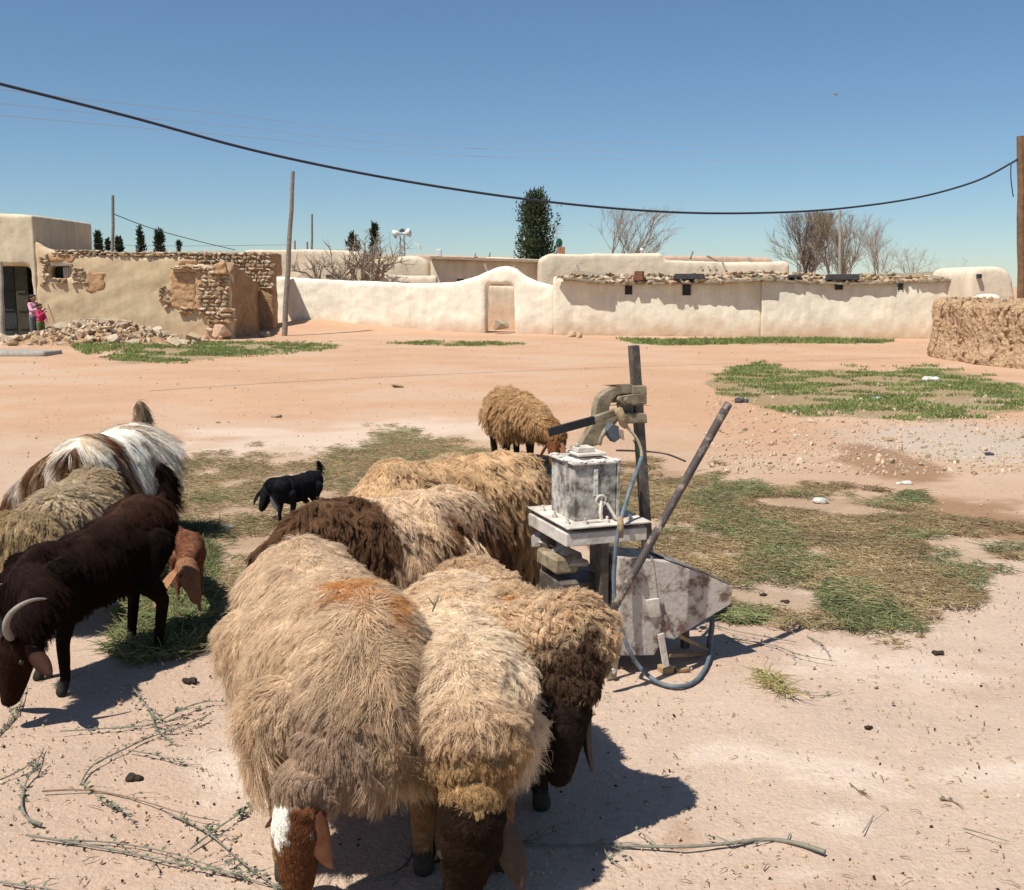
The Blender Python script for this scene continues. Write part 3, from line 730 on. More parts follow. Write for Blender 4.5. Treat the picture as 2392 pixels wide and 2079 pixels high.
# ================================================================== trees
BARK = mat('bark', (.22, .17, .13), var=.3, scale=12, bump=.5)
BARKP = mat('pale_twigs', (.33, .27, .20), var=.3, scale=12, bump=.3)
LEAFD = attr_mat('dark_needles', 'tint', rough=.8)
def bare_tree(label, bx, base_py, Y, top_py, spread, seed, stems=3, m=BARKP, lean=0, dens=1.0, z0=0.0, r0=.09, up=.75):
    r = random.Random(seed); base = P(bx, base_py, Y); H = P(bx, top_py, Y).z - z0; W = spread * Y / F
    root = thing('bare_tree', label, 'tree', (base.x, Y, z0))
    tr, cr = MB(), MB()
    def grow_(p, d, L, rad, lev):
        k = 4; pts = [p]; q = p.copy()
        for i in range(k):
            d = (d + Vector((r.gauss(0, .14), r.gauss(0, .14), r.gauss(.05, .1)))).normalized(); q = q + d * L / k; pts.append(q.copy())
        rr_ = [rad * (1 - .6 * i / k) for i in range(k + 1)]
        (tr if lev == 0 else cr).tube(pts, rr_, 6 if lev == 0 else (4 if lev == 1 else 3), cap=False)
        if lev >= 4: return
        nb = int((5, 5, 5, 4)[lev] * dens + r.random())
        for j in range(nb):
            t = r.uniform(.35, 1.0); i = min(int(t * k), k - 1); o = pts[i].lerp(pts[i + 1], t * k - i)
            ax = Vector((r.gauss(0, 1), r.gauss(0, 1), r.gauss(.1, .6))).normalized(); nd = (d * (1.5 - up) + ax * up).normalized()
            kl = max(.3, min(1, (H * 1.02 - o.z) / max(.01, nd.z * L * .7))) if nd.z > 0 else 1
            grow_(o, nd, kl * L * r.uniform(.5, .72), rad * .5, lev + 1)
    for s in range(stems):
        a = (s + .5) / stems * 2 - 1
        d = Vector((a * W / H * .5 + lean, r.gauss(0, .2), 1)).normalized()
        grow_(Vector((a * .12, 0, 0)), d, H * r.uniform(.5, .66), r0 * r.uniform(.7, 1), 0)
    tr.build('trunk', BARK, root, fix=False, smooth=True); cr.build('crown', m, root, fix=False)
    return root
def clump_tree(label, px, top_py, wpx, Y, seed, shape='cypress', n=2600, col=(.028, .042, .016), lean=0, name='cypress_tree', leaf=.13):
    r = hsh(seed); x0 = P(px, 700, Y).x; H = P(px, top_py, Y).z; W = wpx * Y / F / 2
    root = thing(name, label, 'tree', (x0, Y, 0))
    mb = MB(); mb.tube([(0, 0, 0), (.02, 0, H * .4), (0, 0, H * .85)], [W * .16 + .04, W * .1 + .03, .02], 7); mb.build('trunk', BARK, root)
    nc = max(30, int(n / 40)); V_ = []; Fc = []; cols = []
    ang = r.uniform(0, 6.28, nc); hh = r.uniform(.08, .99, nc)
    def wid(h):
        if shape == 'cypress': return np.clip(np.interp(h, [0, .1, .45, .75, .9, 1], [.9, 1.0, .95, .72, .5, .08]), 0, 1)
        return np.clip(np.interp(h, [0, .15, .5, 1], [.6, 1, .6, .03]), 0, 1)
    rad = wid(hh) * W * r.uniform(.35, 1.0, nc)
    cc = np.stack([np.cos(ang) * rad + W * .10 * np.sin(hh * 7 + seed), np.sin(ang) * rad, hh * H], 1)
    if shape == 'cypress': 
        ex = np.array([(-.92 * W, 0, H * .865), (-.6 * W, .1, H * .88), (.98 * W, 0, H * .84), (.75 * W, 0, H * .80), (.1 * W, 0, H * .98), (.15 * W, 0, H * .94)]); cc = np.concatenate([cc, ex])
    shade = r.uniform(.6, 1.5, len(cc))
    cs = W * (.22 if shape == 'cypress' else .16)
    pc = r.integers(0, len(cc), n); off = np.clip(r.normal(size=(n, 3)), -1.7, 1.7) * np.array((cs, cs, cs * 1.4)); pos = cc[pc] + off
    for i in range(n):
        L = leaf * r.uniform(.6, 1.5); d = off[i] / (np.linalg.norm(off[i]) + 1e-6) + np.array((0, 0, .9)) + r.normal(size=3) * .4; d /= np.linalg.norm(d)
        s = np.cross(d, r.normal(size=3)); s /= np.linalg.norm(s); p = pos[i]; o = len(V_)
        V_ += [p - s * L * .22, p + s * L * .22, p + d * L * .6 + s * L * .12, p + d * L]; Fc.append([o, o + 1, o + 2, o + 3]); cols += [shade[pc[i]] * r.uniform(.8, 1.2)] * 4
    c3 = np.array(cols)[:, None] * np.array(col)[None] * (1 + np.array((.25, .1, -.1))[None] * (np.array(cols)[:, None] - 1))
    link('crown', mesh_np('crown', np.array(V_), np.array(Fc), LEAFD, False, c3), root)
    return root
clump_tree('big dense dark cypress behind the cream house, under the cable', 1252, 458, 84, 50, 301, n=15000, leaf=.13, col=(.05, .064, .03))
for k, (px, ty, w) in enumerate(((236, 546, 34), (285, 556, 30), (336, 530, 30), (381, 545, 50), (424, 566, 16), (258, 560, 14))):
    clump_tree(('dark pointed conifer left of the upright pole', 'small dark conifer just right of the upright pole', 'tallest thin conifer behind the ruined house', 'broad dark conifer behind the ruined house, right of the tallest',
                'tiny dark conifer, rightmost behind the ruined house', 'narrow dark conifer touching the upright pole')[k], px, ty, w, 75, 310 + k, 'cone', 3000 if w > 20 else 900, (.03, .045, .022), name='conifer_tree', leaf=.2)
clump_tree('thin dark pointed cypress behind the bare tree', 877, 526, 26, 60, 320, 'cone', 1500, (.035, .045, .02), leaf=.25)
clump_tree('short dark cypress half hidden by the bare tree', 826, 546, 22, 60, 321, 'cypress', 900, (.05, .045, .025), leaf=.22)
bare_tree('gnarled bare tree with spreading twigs behind the yard wall', 835, 655, 43, 540, 190, 331, 4, dens=.8, r0=.17)
bare_tree('bare pale tree left of centre sky, right of the cypress', 1432, 600, 60, 492, 110, 332, 3, dens=1.0, r0=.08, up=.5)
bare_tree('dense bare tree with upswept twigs above the shed roof', 1885, 620, 52, 498, 90, 333, 4, BARK, dens=1.15, r0=.10, up=.5)
bare_tree('bare tree tangled round the pale pole above the shed', 1965, 625, 50, 505, 80, 334, 3, BARKP, dens=1.1, r0=.09, up=.5)
bare_tree('faint wispy bare tree right of the pale pole', 2060, 625, 66, 505, 130, 335, 3, dens=1.0, r0=.05, up=.55)
bare_tree('low wispy bare bush above the right end of the shed', 2125, 635, 58, 585, 80, 336, 2, dens=.8, r0=.05)
bare_tree('small bare sapling near the round clay store', 2200, 640, 56, 600, 40, 337, 2, dens=.8, r0=.04)

# ---- loudspeakers, dish, aerial and small things on the roofs
WHITEP = mat('white_paint', (.75, .75, .72), rough=.5, var=.1); GREYM = mat('grey_metal', (.25, .25, .26), rough=.5, var=.2, metal=.6)
Y = 50; sp = thing('loudspeaker_mast', 'small lattice mast with horn loudspeakers facing both ways', 'loudspeaker', P(940, 600, Y))
c = P(940, 600, Y); t = P(940, 552, Y); mb = MB()
for a, b_ in ((-1, -1), (1, -1), (1, 1), (-1, 1)): mb.tube([(a * .16, b_ * .16, -1.2), (a * .08, b_ * .08, t.z - c.z)], .02, 4)
for k in range(7):
    z = -1.0 + k * .32; w0 = .15; mb.tube([(-w0, -w0, z), (w0, -w0, z + .3)], .012, 4); mb.tube([(w0, w0, z), (-w0, w0, z + .3)], .012, 4)
mb.build('mast', GREYM, sp)
for sx in (-1, 1):
    mb = MB(); z = t.z - c.z + .12; mb.tube([(0, 0, z), (sx * .10, -.05, z), (sx * .22, -.10, z + .02), (sx * .34, -.16, z + .04 * sx)], [.06, .06, .12, .21], 12); mb.build('horn', WHITEP, sp, smooth=True)
mb = MB(); mb.ball((0, .1, t.z - c.z + .22), .14, 2); mb.build('driver', RUBBER, sp)
lt = MB(); lt.bar(P(966, 567, 50), P(982, 574, 50), .12, .09); lt.tube([P(982, 574, 50), P(986, 600, 50)], .015, 5); lt.build('lamp_arm', WHITEP, None, label='small white lamp bracket right of the loudspeakers', cat='lamp')
Y = 42.5; ds = thing('satellite_dish', 'green satellite dish tilted beside the cypress', 'satellite dish', P(1306, 568, Y))
mb = MB(); n_ = 20; V_ = [Vector((0, .06, 0))]; 
for ring in (1, 2, 3):
    for k in range(n_): a = 2 * math.pi * k / n_; rr_ = ring / 3 * .19; V_.append(Vector((math.cos(a) * rr_ * .8, .06 - .07 * (ring / 3) ** 2, math.sin(a) * rr_)))
Fc = [(0, 1 + k, 1 + (k + 1) % n_) for k in range(n_)] + [(1 + r_ * n_ + k, 1 + (r_ + 1) * n_ + k, 1 + (r_ + 1) * n_ + (k + 1) % n_, 1 + r_ * n_ + (k + 1) % n_) for r_ in (0, 1) for k in range(n_)]
mb.add(V_, Fc); o = mb.build('reflector', mat('green_paint', (.03, .17, .10), rough=.5, var=.2), ds, smooth=True); o.rotation_euler = (0, 0, .5)
mo = o.modifiers.new('s', 'SOLIDIFY'); mo.thickness = .015
mb = MB(); mb.tube([(0, .08, -.05), (.05, .12, -.45)], .02, 6); mb.tube([(0, .0, -.15), (-.05, -.2, 0)], .01, 5); mb.build('arm', GREYM, ds)
mb = MB(); p = P(1306, 592, 42.6); mb.box((p.x - .05, 42.4, p.z - .3), (p.x + .22, 42.7, P(1300, 577, 42.6).z)); mb.build('chimney', mat('red_brick', (.35, .16, .09), var=.3, scale=20), None, bevel=.01, label='small red brick chimney under the green dish', cat='chimney')
mb = MB(); b0 = P(1301, 600, 44)
mb.tube([b0, P(1301, 524, 44)], .012, 5)
for k, yy in enumerate((526, 531, 537, 545)): mb.tube([P(1290 + k, yy, 44), P(1318 - k * 2, yy + 1, 44)], .008, 4)
mb.build('aerial', GREYM, None, label='thin television aerial beside the cypress', cat='aerial')
p, q = P(1019, 600, 51.5), P(1031, 582, 51.5); mb = MB(); mb.box((p.x, 51.4, p.z), (q.x, 51.7, q.z)); mb.build('water_tank', WHITEP, None, bevel=.03, seg=2, label='small white tank on the far parapet', cat='tank')
mb = MB(); mb.ball(P(1499, 583, 46), .07, 2, (1, .4, 1)); mb.tube([P(1499, 584, 46), P(1497, 600, 46)], .012, 5); mb.build('roof_light', WHITEP, None, label='tiny white dish on a stem above the cream house', cat='dish')
for px, py in ((1108, 592), (1142, 590)):
    mb = MB(); mb.tube([P(px, 604, 52), P(px + 3, py, 52)], .03, 5); mb.build('roof_stick', WOODG, None, label=('left' if px < 1120 else 'right') + ' one of two short dark sticks standing on the far parapet', cat='stick', group='sticks on the far parapet')
# bird
b_ = thing('bird', 'tiny pale bird flying in the upper right sky', 'bird', P(1952, 221, 60)); b_.rotation_euler = (0, .2, .6)
mb = MB(); mb.ball((0, 0, 0), .06, 2, (2.1, .8, .8)); mb.ball((.13, 0, .03), .035, 1); mb.add([(-.11, -.03, 0), (-.11, .03, 0), (-.22, .05, .01), (-.22, -.05, .01)], [(0, 1, 2, 3)]); mb.build('body', mat('bird_grey', (.35, .33, .32), var=.3), b_, smooth=True)
for s in (-1, 1):
    mb = MB(); mb.add([(.05, s * .03, .02), (-.05, s * .03, .02), (-.06, s * .16, .09), (.03, s * .15, .10), (-.05, s * .27, .06)], [(0, 1, 2, 3), (3, 2, 4)]); w_ = mb.build('wing', mat('bird_grey', (.3, .3, .3)), b_)
    mo = w_.modifiers.new('s', 'SOLIDIFY'); mo.thickness = .008
# ================================================================== animals
FURM = attr_mat('fur', 'fur_color', rough=.75, spec=.10, trans=.35)
SKINM = attr_mat('hide', 'tint', rough=.85, spec=.15, noise=.25, nscale=45)
HORNM = mat('horn', (.24, .21, .175), rough=.6, var=.3, scale=20, bump=.5, bscale=60, bdist=.004)
EYEM = mat('eye_gloss', (.03, .02, .012), rough=.35, var=.1, bump=0, spec=.35)
WOOL_SCALE = 1.0

def local(E, w):
    """world point to the frame of animal frame E=(x,y,rz,s)"""
    x, y, rz, s = E; c, q = math.cos(-rz), math.sin(-rz); dx, dy = w[0] - x, w[1] - y
    return np.array(((dx * c - dy * q) / s, (dx * q + dy * c) / s, w[2] / s))

class Balls:
    def __init__(s): s.c = []; s.r = []; s.l = []
    def b(s, c, r, lab):
        r = (r, r, r) if not hasattr(r, '__len__') else r
        s.c.append(tuple(c)); s.r.append(tuple(r)); s.l.append(lab)
    def chain(s, pts, rs, lab, step=.35, ysc=1.0):
        for i in range(len(pts) - 1):
            a, b = np.array(pts[i], float), np.array(pts[i + 1], float)
            d = np.linalg.norm(b - a); m = max(2, int(d / (step * min(rs[i], rs[i + 1]))) + 1)
            for k in range(m + (i == len(pts) - 2)):
                t = k / m; r = rs[i] * (1 - t) + rs[i + 1] * t
                s.b(a * (1 - t) + b * t, (r, r * ysc, r), lab)
    def mesh(s, voxel, it=4):
        bm = bmesh.new(); bmesh.ops.create_icosphere(bm, subdivisions=2, radius=1)
        v0 = np.array([v.co[:] for v in bm.verts]); f0 = np.array([[v.index for v in f.verts] for f in bm.faces]); bm.free()
        V = []; Fc = []
        for i, (c, r) in enumerate(zip(s.c, s.r)):
            V.append(v0 * np.array(r) + np.array(c)); Fc.append(f0 + i * len(v0))
        me = mesh_np('balls', np.concatenate(V), np.concatenate(Fc))
        return eval_mods(me, [('REMESH', dict(mode='VOXEL', voxel_size=voxel)), ('SMOOTH', dict(factor=.5, iterations=it))])
    def labels(s, p):
        c = np.array(s.c); r = np.array(s.r); l = np.array(s.l); out = np.empty(len(p), int)
        for i in range(0, len(p), 4000):
            q = p[i:i + 4000, None, :] - c[None]
            d = (np.linalg.norm(q / r[None], axis=2) - 1) * r.mean(axis=1)[None]
            out[i:i + 4000] = l[np.argmin(d, axis=1)]
        return out
TORSO, NECK, HEAD, LEG, TAIL, HOOF, RUMP = 0, 1, 2, 3, 4, 5, 6

def leaf_ear(base, d, wv, L, w, th=.006):
    """a hanging ear: base point, direction, width direction; cupped, with thickness"""
    base, d, wv = Vector(base), Vector(d).normalized(), Vector(wv)
    wv = (wv - d * wv.dot(d)).normalized(); n = d.cross(wv)
    V = []; Fc = []; K, M = 9, 5
    for side in (1, -1):
        for i in range(K):
            t = i / (K - 1); ww = w * (math.sin(math.pi * min(1, t * .86 + .12)) ** .8)
            c = base + d * L * t + n * (.10 * L * math.sin(t * 2.6))
            for j in range(M):
                u = j / (M - 1) * 2 - 1
                V.append(c + wv * ww * u * .5 + n * (-(1 - u * u) * ww * .22 + side * th * (1 - u * u * .8)))
    for sd in range(2):
        o = sd * K * M
        for i in range(K - 1):
            for j in range(M - 1):
                f = [o + i * M + j, o + i * M + j + 1, o + (i + 1) * M + j + 1, o + (i + 1) * M + j]
                Fc.append(f if sd else f[::-1])
    o = K * M
    for i in range(K - 1):
        for j in (0, M - 1):
            a, b = i * M + j, (i + 1) * M + j
            Fc.append([a, b, b + o, a + o] if j else [b, a, a + o, b + o])
    for j in range(M - 1):
        for i in (0, K - 1):
            a, b = i * M + j, i * M + j + 1
            Fc.append([a, a + o, b + o, b])
    return V, Fc

def curves_obj(name, Pts, rad, colr, material, parent):
    """Pts (N,K,3), rad (N,K), colr (N,3)"""
    N, K, _ = Pts.shape
    cu = bpy.data.hair_curves.new(name)
    cu.add_curves([K] * N)
    cu.attributes['position'].data.foreach_set('vector', Pts.astype(np.float32).ravel())
    ra = cu.attributes.get('radius') or cu.attributes.new('radius', 'FLOAT', 'POINT')
    ra.data.foreach_set('value', rad.astype(np.float32).ravel())
    ca = cu.attributes.new('fur_color', 'FLOAT_COLOR', 'CURVE')
    c4 = np.ones((N, 4), dtype=np.float32); c4[:, :3] = np.clip(colr, 0.002, 1); ca.data.foreach_set('color', c4.ravel())
    cu.materials.append(material)
    return link(name, cu, parent)

def grow(me, lab_fn, style, n, name, parent, seed):
    """style(p, nrm, lab, rng) -> dict(len, lift, rad, clump, curl, col, dens, flow)"""
    rng = hsh(seed)
    me.calc_loop_triangles()
    tri = np.empty(len(me.loop_triangles) * 3, dtype=np.int32); me.loop_triangles.foreach_get('vertices', tri); tri = tri.reshape(-1, 3)
    V = vco(me).astype(float); N = vno(me).astype(float)
    a, b, c = V[tri[:, 0]], V[tri[:, 1]], V[tri[:, 2]]
    area = np.linalg.norm(np.cross(b - a, c - a), axis=1)
    tl = lab_fn((a + b + c) / 3)
    dens = style['dens'](tl)
    w = area * dens; w /= w.sum()
    def sample(m):
        ti = rng.choice(len(tri), m, p=w); u = rng.random((m, 1)); v = rng.random((m, 1)); f = (u + v) > 1
        u = np.where(f, 1 - u, u); v = np.where(f, 1 - v, v)
        A, B, C = tri[ti, 0], tri[ti, 1], tri[ti, 2]
        p = V[A] * (1 - u - v) + V[B] * u + V[C] * v
        q = N[A] * (1 - u - v) + N[B] * u + N[C] * v; q /= np.linalg.norm(q, axis=1, keepdims=True) + 1e-9
        return p, q, tl[ti]
    K = style.get('K', 6)
    t = np.linspace(0, 1, K)[None, :, None]
    def curve(p, nn, L, lift, flow, droop):
        fl = flow - nn * np.sum(flow * nn, axis=1, keepdims=True)
        fl /= np.linalg.norm(fl, axis=1, keepdims=True) + 1e-6
        d0 = nn * lift[:, None] + fl * (1 - lift[:, None])
        d0 /= np.linalg.norm(d0, axis=1, keepdims=True)
        Lc = L[:, None, None]
        out = p[:, None] + d0[:, None] * Lc * t + fl[:, None] * Lc * .35 * t ** 2 + np.array([0, 0, -1.0]) * (droop[:, None, None] * Lc * t ** 2)
        return out
    p, nn, lab = sample(n)
    S = style['fn'](p, nn, lab, rng)
    m = max(50, int(n / style.get('per', 12)))
    cp, cn, cl = sample(m)
    CS = style['fn'](cp, cn, cl, rng)
    cl_len = CS['len'] * rng.uniform(.75, 1.3, m); 
    jit = rng.normal(size=(m, 3)) * style.get('cjit', .35)
    Cc = curve(cp, cn, cl_len, CS['lift'], CS['flow'] + jit, CS['droop'])
    kd = KDTree(m)
    for i in range(m): kd.insert(cp[i], i)
    kd.balance()
    idx = np.array([kd.find(q)[1] for q in p])
    L = cl_len[idx] * rng.uniform(.7, 1.1, n) * .5 + S['len'] * rng.uniform(.7, 1.1, n) * .5
    H = curve(p, nn, L, S['lift'], S['flow'] + jit[idx] * .8 + rng.normal(size=(n, 3)) * style.get('jit', .25), S['droop'])
    free = rng.random(n) < .10
    k = ((S['clump'] * np.where(free, .25, 1) * rng.uniform(.8, 1.1, n))[:, None, None] * (t ** .9))
    H = H + (Cc[idx] - H) * k
    # curl
    ph = rng.uniform(0, 6.28, m)[idx][:, None]; fr = rng.uniform(1.6, 3.0, m)[idx][:, None]
    u = rng.normal(size=(m, 3))[idx]; v = rng.normal(size=(m, 3))[idx]
    u /= np.linalg.norm(u, axis=1, keepdims=True); v /= np.linalg.norm(v, axis=1, keepdims=True)
    tt = t[0, :, 0][None]
    am = (S['curl'] * L)[:, None] * tt
    H += u[:, None] * (am * np.sin(6.28 * fr * tt + ph))[..., None] + v[:, None] * (am * np.cos(6.28 * fr * tt + ph))[..., None]
    H += rng.normal(size=H.shape) * (L[:, None, None] * .03) * t
    bad = H[..., 2] < .006
    H[..., 2] = np.where(bad, .006, H[..., 2])
    rad = S['rad'][:, None] * (1 - .75 * tt ** 1.5)
    cv = (1 + .09 * rng.normal(size=m))[idx] * (1 + .13 * rng.normal(size=n))
    return curves_obj(name, H, rad, S['col'] * cv[:, None], FURM, parent)

def quadruped(spec):
    """body in its own frame: x forward, z up, feet on z=0"""
    g = spec['kind'] != 'sheep'
    x, y, rz, s = spec['E']
    root = thing(spec['name'], spec['label'], spec['cat'], (x, y, 0), rz, spec.get('group'))
    root.scale = (s, s, s)
    B = Balls(); dy = spec.get('dy', 0)
    wd = spec.get('wd', 1.0)
    if not g:
        B.b((-.30, 0, .54), (.22, .20 * wd, .20), TORSO); B.b((-.16, 0, .52), (.24, .225 * wd, .215), TORSO)
        B.b((0, 0, .51), (.26, .235 * wd, .215), TORSO); B.b((.16, 0, .52), (.22, .21 * wd, .205), TORSO)
        B.b((.29, 0, .53), (.17, .18 * wd, .20), TORSO); B.b((-.40, 0, .50), (.13, .16, .17), TORSO)
        B.b((-.50, 0, .46), (.085, .14, .14), TAIL); B.b((-.52, 0, .38), (.07, .12, .12), TAIL)
        lg = 1.0; lr = 1.15
    else:
        k = spec.get('deep', 1.0)
        B.b((-.30, 0, .60), (.18, .145, .155), RUMP); B.b((-.15, 0, .56), (.22, .165 * k, .185), TORSO)
        B.b((0, 0, .545), (.22, .175 * k, .195), TORSO); B.b((.15, 0, .55), (.20, .155 * k, .20), TORSO)
        B.b((.27, 0, .57), (.14, .12, .19), TORSO); B.b((.20, 0, .66), (.16, .07, .10), TORSO)
        B.chain([(-.40, 0, .66), (-.47, 0, .72), (-.475, 0, .80), (-.44, 0, .86)], [.035, .03, .026, .02], TAIL)
        lg = 1.12; lr = .9
    legs = spec.get('legs', {})
    for sy in (-1, 1):
        f = legs.get(('f', sy), 0.0); h = legs.get(('h', sy), 0.0); yy = spec.get('legw', .115) * sy
        B.chain([(.24, yy, .46 * lg), (.20 + f * .2, yy, .34 * lg), (.235 + f * .6, yy, .20 * lg), (.225 + f, yy, .065)],
                [.075 * lr, .05 * lr, .032 * lr, .024 * lr], LEG)
        B.chain([(.225 + f, yy, .065), (.25 + f, yy, .02)], [.025 * lr, .03 * lr], HOOF)
        yy = .112 * sy
        B.chain([(-.27, yy, .48 * lg), (-.20 + h * .3, yy * 1.1, .36 * lg), (-.345 + h * .7, yy, .235 * lg), (-.32 + h, yy, .065)],
                [.10 * lr, .068 * lr, .034 * lr, .024 * lr], LEG)
        B.chain([(-.32 + h, yy, .065), (-.29 + h, yy, .02)], [.025 * lr, .03 * lr], HOOF)
    if spec.get('slim'):
        for i in range(len(B.c)):
            if B.l[i] in (TORSO, RUMP): B.r[i] = (B.r[i][0], B.r[i][1] * .92, B.r[i][2] * spec['slim']); B.c[i] = (B.c[i][0], B.c[i][1], B.c[i][2] + .02)
    if spec.get('tilt'):
        for i in range(len(B.c)):
            if B.l[i] in (TORSO,): B.c[i] = (B.c[i][0], B.c[i][1], B.c[i][2] - spec['tilt'] * (B.c[i][0] + .38))
    poll = np.array(spec['poll'], float); muz = np.array(spec['muzzle'], float)
    nb = np.array((.30, 0, (.58 if not g else .62) - spec.get('tilt', 0) * .68)); nr = spec.get('neck_r', (.17, .13, .085) if not g else (.12, .085, .062))
    mid = np.array(spec['neck_mid']) if 'neck_mid' in spec else (nb * .5 + poll * .5 + np.array((.05, 0, .02)))
    B.chain([nb, mid, poll], list(nr), NECK)
    hd = muz - poll; hl = np.linalg.norm(hd); hd /= hl
    def w2l(v):
        c_, q_ = math.cos(-rz), math.sin(-rz); return np.array((v[0] * c_ - v[1] * q_, v[0] * q_ + v[1] * c_, v[2]))
    up = np.array(spec.get('face_up', (0, 0, 1)), float) if 'face_up_w' not in spec else w2l(spec['face_up_w'])
    up = up - hd * up.dot(hd)
    if np.linalg.norm(up) < .05: up = np.array((1.0, 0, 0)) - hd * hd[0]
    up /= np.linalg.norm(up); sd = np.cross(up, hd)
    hs = spec.get('head_s', 1.0) * hl / .26
    def hp(a, b, c): return poll + hd * a * hs + sd * b * hs + up * c * hs
    B.b(hp(.03, 0, 0), .066 * hs, HEAD); B.b(hp(.075, 0, 0.004), .064 * hs, HEAD)
    for q in (-1, 1): B.b(hp(.085, .028 * q, .012), .036 * hs, HEAD)
    B.chain([hp(.11, 0, .004), hp(.17, 0, -.004), hp(.235, 0, -.016)], [.056 * hs, .043 * hs, .033 * hs], HEAD)
    B.chain([hp(.07, 0, -.035), hp(.16, 0, -.04), hp(.23, 0, -.034)], [.044 * hs, .032 * hs, .026 * hs], HEAD)
    vox = spec.get('voxel', .012)
    me = B.mesh(vox)
    V = vco(me).astype(float)
    if not g:                                   # lumpy fleece under the wool
        lb = B.labels(V); wool = np.isin(lb, (TORSO, NECK, TAIL))
        fo = spec.get('folds', 0)
        if fo:
            dq = np.linalg.norm(V - poll[None], axis=1); wv = dq + .03 * vnoise(V, 9, 77)
            V = V + vno(me) * (fo * sstep(.34, .24, dq) * np.isin(lb, (NECK, TORSO)) * (np.abs(np.sin(wv * 62)) ** .7 - .55))[:, None]
        V = V + vno(me) * (wool * (.012 * vnoise(V, 9, spec['seed']) + .006 * vnoise(V, 20, spec['seed'] + 1)))[:, None]
    V[:, 2] = np.maximum(V[:, 2], 0.0)
    me.vertices.foreach_set('co', V.astype(np.float32).ravel()); me.update()
    # ears joined into the body
    Vb = [tuple(v) for v in V]; Fb = [tuple(pl.vertices) for pl in me.polygons]; nb0 = len(Vb)
    el, ew = spec.get('ear', (.15, .06))
    ears = []
    for q in (-1, 1):
        base = hp(.035, .055 * q, .012)
        d = spec.get('ear_dir', {}).get(q)
        if 'ear_w' in spec: d = w2l(spec['ear_w'][q])
        if d is None: d = np.array((0, 0, -1.0)) * .9 + sd * q * .55 + hd * .25
        vv, ff = leaf_ear(base, d, hd + up * .4, el * hs, ew * hs)
        o = len(Vb); Vb += [tuple(v) for v in vv]; Fb += [tuple(i + o for i in f) for f in ff]
    me2 = bpy.data.meshes.new('body'); me2.from_pydata(Vb, [], Fb); me2.update()
    me2.polygons.foreach_set('use_smooth', np.ones(len(me2.polygons), dtype=bool))
    Va = np.array(Vb); lab = B.labels(Va); lab[nb0:] = 7
    info = dict(ndist=spec.get('ndist', .30), poll=poll, hd=hd, sd=sd, up=up, hs=hs, muz=muz)
    cc = np.clip(spec['color'](Va, lab, info), .004, 1)
    ca = me2.color_attributes.new('tint', 'FLOAT_COLOR', 'POINT')
    c4 = np.ones((len(Va), 4), dtype=np.float32); c4[:, :3] = cc; ca.data.foreach_set('color', c4.ravel())
    me2.materials.append(SKINM)
    link('body', me2, root)
    for q in (-1, 1):
        e = MB(); e.ball(hp(.252, .014 * q, -.012), .0075 * hs, 1, (1, 1, .7)); e.build('nostril', EYEM, root, smooth=True)
        e = MB(); e.ball(hp(.092, .0555 * q, .022), .0105 * hs, 2); e.build('eye', EYEM, root, smooth=True)
    if 'horns' in spec:
        for q in (-1, 1):
            hn = spec['horns']; pts = [hp(a, b * q, c) for a, b, c in hn]
            mb = MB(); k = len(pts); mb.tube(pts, [.019 * hs * (1 - .8 * i / (k - 1)) for i in range(k)], 8)
            mm = eval_mods(mb.mesh('horn'), [('SUBSURF', dict(levels=2, render_levels=2))])
            mm.materials.clear(); mm.materials.append(HORNM); mm.polygons.foreach_set('use_smooth', np.ones(len(mm.polygons), dtype=bool))
            link('horn', mm, root)
    # coat
    def dens(l):
        dmap = spec.get('dens', {}); out = np.ones(len(l))
        for kk, vv in dmap.items(): out[l == kk] = vv
        out[l == HOOF] = 0
        return out
    def fn(p, n_, l, rng):
        m = len(p); st = spec['coat'](p, n_, l, rng, info)
        col = spec['color'](p, l, info); sh = np.isin(l, (HEAD, LEG, HOOF))
        st['col'] = np.clip(col, .004, 1) * spec.get('tipgain', 1.2)
        return st
    grow(me, B.labels, dict(dens=dens, fn=fn, per=spec.get('per', 35), K=spec.get('K', 6), cjit=spec.get('cjit', .35), jit=spec.get('jit', .25)),
         spec['hairs'], 'fleece' if not g else 'coat', root, spec['seed'])
    return root

def sheep_coat(L=.06, lift=.5, clump=.8, curl=.10, rad=.0013, droop=.25, hang=0.0):
    def f(p, n, l, rng, info):
        m = len(p)
        wool = np.isin(l, (TORSO, NECK, TAIL)) | ((l == LEG) & (p[:, 2] > .27))
        thigh = (l == LEG) & wool
        le = np.where(wool, L, .013); le = np.where(thigh, .015 + L * sstep(.27, .42, p[:, 2]), le); le = le * (1 + .3 * vnoise(p, 14, 5))
        le = np.where(wool & (n[:, 2] < -.2), le * (1.1 + hang), le)
        le = np.where(wool & (n[:, 2] > .6), le * .85, le)
        le = np.where(wool, le * (.35 + .65 * sstep(.11, .28, np.linalg.norm(p - info['poll'][None], axis=1))), le)
        flow = np.zeros((m, 3)); flow[:, 2] = -1; flow[:, 0] = p[:, 0] * .8; flow[:, 1] = np.tanh(p[:, 1] / .08) * .8 * sstep(.3, .7, n[:, 2])
        sh = ~wool
        hd = info['hd']; flow[l == HEAD] = hd
        flow += .5 * np.stack([vnoise(p, 9, 11), vnoise(p, 9, 12), vnoise(p, 9, 13)], 1)
        return dict(len=le, lift=np.where(wool, lift, .25), flow=flow, droop=np.where(wool, droop, 0.0), clump=np.where(wool, clump, .2),
                    curl=np.where(wool, curl, .0), rad=np.where(wool, rad, .0009))
    return f
